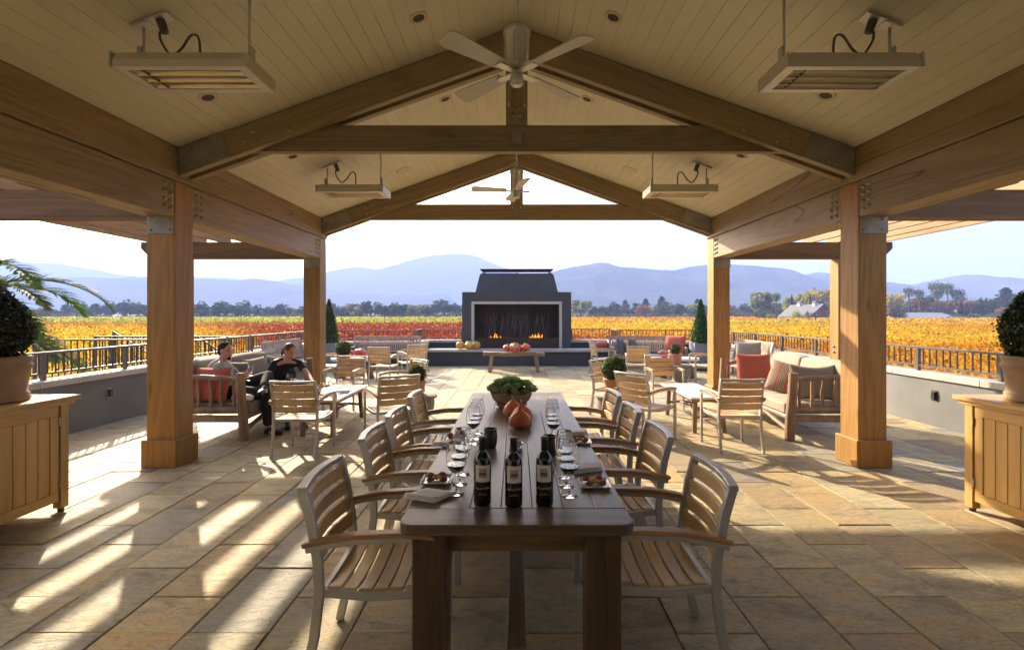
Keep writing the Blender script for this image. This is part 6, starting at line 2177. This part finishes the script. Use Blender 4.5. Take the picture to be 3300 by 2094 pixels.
# ------------------------------------------------------------------ the couple on the left sofa
M['skin'] = plain('skin', (0.50, 0.27, 0.18), 0.5, var=0.06, nscale=14)
m_ = M['skin'].node_tree.nodes['Principled BSDF']
m_.inputs['Subsurface Weight'].default_value = 0.12
m_.inputs['Subsurface Radius'].default_value = (0.02, 0.008, 0.005)
M['hair_m'] = plain('short dark brown hair', (0.022, 0.014, 0.010), 0.6, var=0.3, nscale=60, bmp=0.4)
M['hair_w'] = plain('chestnut brown hair', (0.13, 0.062, 0.030), 0.5, var=0.35, nscale=50, bmp=0.4)
for q_ in ('hair_m', 'hair_w'):
    M[q_].node_tree.nodes['Principled BSDF'].inputs['Specular IOR Level'].default_value = 0.15
M['tee_g'] = plain('grey green cotton', (0.33, 0.36, 0.31), 0.9, var=0.08, nscale=10, bmp=0.1)
M['tee_n'] = plain('navy black cotton', (0.012, 0.013, 0.020), 0.9, var=0.1, nscale=10, bmp=0.1)
M['pants'] = plain('charcoal trousers', (0.020, 0.019, 0.021), 0.85, var=0.15, nscale=9, bmp=0.1)
M['shoe'] = plain('black shoe', (0.012, 0.012, 0.012), 0.5)
M['stripew'] = plain('white stripe', (0.7, 0.7, 0.7), 0.6)
M['eye'] = plain('dark eye', (0.02, 0.014, 0.01), 0.3)
M['lip'] = plain('lip', (0.36, 0.12, 0.10), 0.5)


def union(name, parts, voxel, mat, parent, smooth_it=6):
    """one continuous surface from overlapping tapered limbs and ellipsoids"""
    b = MB()
    for q in parts:
        if q[0] == 'e':                                  # ellipsoid: centre, 3x3 axes
            _, c, ax = q
            c = Vector(c)
            vs = []; fs = []; nu, nv = 18, 12
            for j in range(nv + 1):
                for i in range(nu):
                    ph, a = PI * j / nv, 2 * PI * i / nu
                    d = (math.sin(ph) * math.cos(a), math.sin(ph) * math.sin(a), math.cos(ph))
                    vs.append(c + ax[0] * d[0] + ax[1] * d[1] + ax[2] * d[2])
            for j in range(nv):
                for i in range(nu):
                    fs.append((j * nu + i, (j + 1) * nu + i, (j + 1) * nu + (i + 1) % nu, j * nu + (i + 1) % nu))
            b.add(vs, fs)
        else:                                            # chain of (point, radius)
            ch = [(Vector(p), r) for p, r in q[1]]
            for (p0, r0), (p1, r1) in zip(ch[:-1], ch[1:]):
                b.tube([p0, p1], [r0, r1], 14)
            for p0, r0 in ch:
                b.ball(p0, r0, 14, 9)
    me = b.mesh(name, None)
    bm = bmesh.new(); bm.from_mesh(me); bmesh.ops.recalc_face_normals(bm, faces=bm.faces); bm.to_mesh(me); bm.free()
    o = bpy.data.objects.new('tmp', me); C.objects.link(o)
    md = o.modifiers.new('r', 'REMESH'); md.mode = 'VOXEL'; md.voxel_size = voxel
    sm = o.modifiers.new('s', 'SMOOTH'); sm.factor = 0.5; sm.iterations = smooth_it
    dg = bpy.context.evaluated_depsgraph_get()
    out = bpy.data.meshes.new_from_object(o.evaluated_get(dg))
    bpy.data.objects.remove(o)
    out.name = name
    out.materials.clear(); out.materials.append(mat)
    out.polygons.foreach_set('use_smooth', [True] * len(out.polygons))
    return link(name, out, parent)


def frame(f, up=(0, 0, 1)):
    f = Vector(f).normalized()
    s = f.cross(Vector(up)).normalized()       # to the person's right
    u = s.cross(f)
    return f, s, u


def head_parts(c, f, s, u, k=1.0):
    P = lambda a, b, d: Vector(c) + f * a * k + s * b * k + u * d * k
    E = lambda a, b, d, ra, rb, rd: ('e', P(a, b, d), (f * ra * k, s * rb * k, u * rd * k))
    return [E(-.012, 0, .030, .096, .076, .092), E(.018, 0, -.028, .070, .060, .078), E(.042, 0, -.085, .036, .036, .030),
            E(.088, 0, .012, .016, .050, .012), E(.075, 0, -.055, .020, .030, .024),
            ('c', [(P(.088, 0, .008), .008), (P(.104, 0, -.022), .011), (P(.106, 0, -.030), .011)]),
            ('c', [(P(.088, .012, -.032), .009), (P(.088, -.012, -.032), .009)]),
            E(.0, .074, -.005, .020, .010, .030), E(.0, -.074, -.005, .020, .010, .030),
            E(.062, .036, -.022, .022, .020, .022), E(.062, -.036, -.022, .022, .020, .022)]


def hand(wrist, d, palm_n, curl=1.0, thumb=1):
    """palm, four fingers of unequal length and a thumb, as limb chains"""
    d = Vector(d).normalized(); nrm = Vector(palm_n).normalized()
    sd = d.cross(nrm).normalized()
    nrm = sd.cross(d)
    w = Vector(wrist)
    out = [('c', [(w, .026), (w + d * .03, .028)]), ('e', w + d * .055, (d * .050, sd * .040, nrm * .018))]
    for k, L in enumerate((.062, .075, .070, .055)):
        b = w + d * .090 + sd * (.030 - .020 * k)
        c1 = b + (d * math.cos(.5 * curl) + nrm * math.sin(.5 * curl)) * L * .45
        c2 = c1 + (d * math.cos(1.3 * curl) + nrm * math.sin(1.3 * curl)) * L * .33
        c3 = c2 + (d * math.cos(1.9 * curl) + nrm * math.sin(1.9 * curl)) * L * .24
        out.append(('c', [(b - d * .03, .0095), (b, .0095), (c1, .0085), (c2, .0078), (c3, .007)]))
    b = w + d * .035 + sd * .034 * thumb
    c1 = b + (sd * .7 * thumb + d * .55 + nrm * .45).normalized() * .034
    c2 = c1 + (d * .8 + nrm * .6 * curl + sd * .05 * thumb).normalized() * .030
    out.append(('c', [(b, .013), (c1, .0105), (c2, .0085)]))
    return out


def face_bits(c, f, s, u, parent, lip=True):
    P = lambda a, b, d: Vector(c) + f * a + s * b + u * d
    b = MB()
    for q in (-1, 1):
        b.ball(P(.083, q * .031, .000), (.010, .010, .006), 8, 6)
    b.build('eye', M['eye'], parent, smooth=True)
    b = MB()
    for q in (-1, 1):
        b.bar([P(.089, q * .016, .019), P(.091, q * .032, .023), P(.080, q * .048, .019)], .006, .006)
    b.build('eyebrow', M['hair_m'], parent)
    if lip:
        MB().bar([P(.088, .020, -.058), P(.096, .008, -.057), P(.096, -.008, -.057), P(.088, -.020, -.058)], .010, .010).build('mouth', M['lip'], parent)


def shoe(heel, toe, parent, strip):
    h, t = Vector(heel), Vector(toe)
    d = (t - h).normalized(); sd = d.cross(Vector((0, 0, 1))).normalized(); up = sd.cross(d)
    L = (t - h).length
    o = union('shoe', [('e', h + d * .05 + up * .045, (d * .075, sd * .040, up * .050)), ('e', h + d * L * .62 + up * .033, (d * .115, sd * .048, up * .036)), ('c', [(h + up * .02, .034), (h + d * L * .5 + up * .02, .036), (t - d * .03 + up * .022, .036)])], .010, M['shoe'], parent)
    if strip:
        for q in (-1, 1):
            for k in range(3):
                p = h + d * (.085 + .028 * k) + sd * q * .049
                MB().bar([p + up * .012, p + up * .055 + d * .012 - sd * q * .010], .009, .006, tuple(sd)).build('stripe', M['stripew'], o)
    return o


# --- the man
man = thing('person', 'seated man with goatee in grey green T-shirt holding up a wine glass', 'person', (0, 0, 0))
mf, ms, mu = frame((.93, -.34, -.06))
hc = (-4.00, 6.96, 1.135)
pel, che, nk = Vector((-4.00, 7.02, .60)), Vector((-4.10, 6.99, .83)), Vector((-4.05, 6.975, 1.00))
rsh, lsh = Vector((-3.99, 6.78, .925)), Vector((-4.16, 7.18, .915))
rel, rwr = Vector((-3.93, 6.70, .68)), Vector((-3.70, 6.80, .775))
lel, lwr = Vector((-4.00, 7.38, .70)), Vector((-3.76, 7.27, .735))
rhip, lhip = Vector((-3.96, 6.92, .58)), Vector((-3.98, 7.12, .59))
rkn, ran = Vector((-3.42, 6.94, .545)), Vector((-3.40, 6.92, .10))
lkn, lan = Vector((-3.54, 7.2, .755)), Vector((-3.44, 6.90, .635))
body = head_parts(hc, mf, ms, mu) + [
    ('c', [(Vector(hc) - mu * .06 - mf * .02, .058), (nk, .060), (che + Vector((0, 0, .08)), .09)]),
    ('e', che, (Vector((.11, -.03, 0)), Vector((.05, .17, 0)), Vector((0, 0, .19)))), ('e', (pel + che) / 2, (Vector((.11, 0, 0)), Vector((0, .15, 0)), Vector((0, 0, .16)))),
    ('e', pel, (Vector((.13, 0, 0)), Vector((0, .17, 0)), Vector((0, 0, .12)))),
    ('c', [(nk - Vector((0, 0, .04)), .06), (rsh, .056), (rel, .043), (rwr, .027)]), ('c', [(nk - Vector((0, 0, .04)), .06), (lsh, .056), (lel, .043), (lwr, .027)]),
    ('c', [(rhip, .085), (rkn, .058), (ran, .04)]), ('c', [(lhip, .085), (lkn, .058), (lan, .04)])]
body += hand(rwr, (.55, .10, .5), (.25, -.3, .2), .9, -1) + hand(lwr, (.8, -.35, -.15), (0, 0, -1), .45, 1)
union('body', body, .0085, M['skin'], man, 4)
union('tee_shirt', [('e', che, (Vector((.13, -.03, 0)), Vector((.05, .19, 0)), Vector((0, 0, .20)))), ('e', (pel + che) / 2 - Vector((0, 0, .02)), (Vector((.135, 0, 0)), Vector((0, .175, 0)), Vector((0, 0, .17)))),
      ('c', [(nk - Vector((0, 0, .085)), .075), (rsh, .072), (rsh.lerp(rel, .55), .064)]), ('c', [(nk - Vector((0, 0, .085)), .075), (lsh, .072), (lsh.lerp(lel, .55), .064)])], .013, M['tee_g'], man)
union('trousers', [('e', pel - Vector((0, 0, .02)), (Vector((.155, 0, 0)), Vector((0, .19, 0)), Vector((0, 0, .115)))), ('c', [(rhip, .105), (rkn, .078), (rkn.lerp(ran, .85), .066)]), ('c', [(lhip, .105), (lkn, .078), (lkn.lerp(lan, .85), .066)])], .013, M['pants'], man)
union('hair', [('e', Vector(hc) - mf * .023 + mu * .042, (mf * .100, ms * .082, mu * .086)), ('e', Vector(hc) - mf * .06 - mu * .01, (mf * .052, ms * .074, mu * .085)), ('e', Vector(hc) - mf * .008 + ms * .068 + mu * .012, (mf * .02, ms * .012, mu * .045)), ('e', Vector(hc) - mf * .008 - ms * .068 + mu * .012, (mf * .02, ms * .012, mu * .045))], .008, M['hair_m'], man, 2)
union('goatee', [('e', Vector(hc) + mf * .062 - mu * .098, (mf * .026, ms * .026, mu * .026)), ('c', [(Vector(hc) + mf * .088 + ms * .024 - mu * .07, .007), (Vector(hc) + mf * .094 - mu * .047, .006), (Vector(hc) + mf * .088 - ms * .024 - mu * .07, .007)])], .005, M['hair_m'], man, 2)
face_bits(hc, mf, ms, mu, man)
shoe((-3.43, 6.92, .0), (-3.19, 6.86, .0), man, True)
shoe((-3.43, 6.93, .585), (-3.40, 6.68, .555), man, True)
g = dup(ge, (-3.615, 6.815, .745), 0, 'wine glass tilted in the seated man\'s hand', None, (.82, .82, .86))
g.rotation_euler = (R(-6), R(8), 0)

# --- the woman
wom = thing('person', 'woman with ponytail in a black T-shirt reaching to the coffee table', 'person', (0, 0, 0))
wf, ws, wu = frame((.80, -.48, -.38), (.10, .06, 1))
hw_ = (-3.375, 7.52, 1.085)
pel, che, nk = Vector((-3.68, 7.78, .585)), Vector((-3.53, 7.66, .80)), Vector((-3.42, 7.56, .965))
rsh, lsh = Vector((-3.60, 7.50, .895)), Vector((-3.28, 7.66, .885))
rel, rwr = Vector((-3.64, 7.33, .68)), Vector((-3.38, 7.32, .645))
lel, lwr = Vector((-3.05, 7.42, .735)), Vector((-2.80, 7.08, .60))
rhip, lhip = Vector((-3.64, 7.68, .57)), Vector((-3.58, 7.86, .57))
rkn, ran = Vector((-3.22, 7.46, .52)), Vector((-3.32, 7.34, .10))
lkn, lan = Vector((-3.12, 7.64, .52)), Vector((-3.14, 7.44, .10))
body = head_parts(hw_, wf, ws, wu, .93) + [
    ('c', [(Vector(hw_) - wu * .06 - wf * .025, .046), (nk, .047), (che + Vector((.03, -.03, .10)), .07)]),
    ('e', che, (Vector((.08, -.07, 0)), Vector((.10, .11, 0)), Vector((-.06, -.05, .17)))), ('e', (pel + che) / 2, (Vector((.08, -.06, 0)), Vector((.08, .10, 0)), Vector((-.04, -.04, .15)))),
    ('e', pel, (Vector((.12, -.05, 0)), Vector((.06, .15, 0)), Vector((0, 0, .115)))),
    ('c', [(nk - Vector((0, 0, .04)), .045), (rsh, .046), (rel, .036), (rwr, .023)]), ('c', [(nk - Vector((0, 0, .04)), .045), (lsh, .046), (lel, .036), (lwr, .023)]),
    ('c', [(rhip, .08), (rkn, .055), (ran, .037)]), ('c', [(lhip, .08), (lkn, .055), (lan, .037)])]
body += hand(rwr, (.85, .25, .12), (.2, -.9, .3), .9, 1) + hand(lwr, (.45, -.75, -.35), (0, 0, -1), .5, 1)
union('body', body, .0085, M['skin'], wom, 4)
union('tee_shirt', [('e', nk + Vector((-.030, .020, -.088)), ((rsh - lsh).normalized() * .150, Vector((.07, -.06, 0)), Vector((-.01, .01, .058)))), ('c', [(nk + Vector((-.02, .012, -.085)), .066), (che + Vector((.015, -.02, .06)), .098)]), ('e', che - Vector((0, 0, .01)), (Vector((.105, -.09, 0)), Vector((.115, .125, 0)), Vector((-.06, -.05, .165)))), ('e', (pel + che) / 2 - Vector((0, 0, .02)), (Vector((.10, -.075, 0)), Vector((.10, .12, 0)), Vector((-.05, -.05, .16)))),
      ('c', [(nk + (rsh - lsh).normalized() * .062 - Vector((.02, -.01, .012)), .034), (rsh, .060), (rsh.lerp(rel, .45), .054)]), ('c', [(nk - (rsh - lsh).normalized() * .062 - Vector((.02, -.01, .012)), .034), (lsh, .060), (lsh.lerp(lel, .45), .054)])], .012, M['tee_n'], wom)
union('trousers', [('e', pel - Vector((0, 0, .01)), (Vector((.14, -.05, 0)), Vector((.06, .17, 0)), Vector((0, 0, .115)))), ('c', [(rhip, .098), (rkn, .072), (rkn.lerp(ran, .9), .055)]), ('c', [(lhip, .098), (lkn, .072), (lkn.lerp(lan, .9), .055)])], .013, M['pants'], wom)
H = Vector(hw_)
union('hair', [('e', H - wf * .022 + wu * .034, (wf * .094, ws * .078, wu * .086)), ('e', H - wf * .055 - wu * .01, (wf * .05, ws * .068, wu * .065)),
               ('c', [(H - wf * .095 + wu * .02, .030), (H - wf * .135 - wu * .02, .030), (H - wf * .14 - wu * .09, .022), (H - wf * .12 - wu * .14, .010)])], .008, M['hair_w'], wom, 2)
face_bits(H, wf * .93, ws * .93, wu * .93, wom)
shoe((-3.34, 7.36, .0), (-3.22, 7.14, .0), wom, True)
shoe((-3.16, 7.46, .0), (-3.03, 7.26, .0), wom, True)
g = dup(gl, (-3.285, 7.29, .565), 0, 'wine glass held by the woman leaning forward', None, (.85, .85, .88))
g.rotation_euler = (R(4), R(5), 0)
o = rbox(-.12, .12, -.09, .09, 0, .06, .02).build('folded_cloth', M['linen'], None, bevel=.015, smooth=True, loc=(-3.66, 6.76, .495), rot=(0, .1, .3)); tag(o, 'pale folded cloth on the sofa seat beside the man', 'cloth')
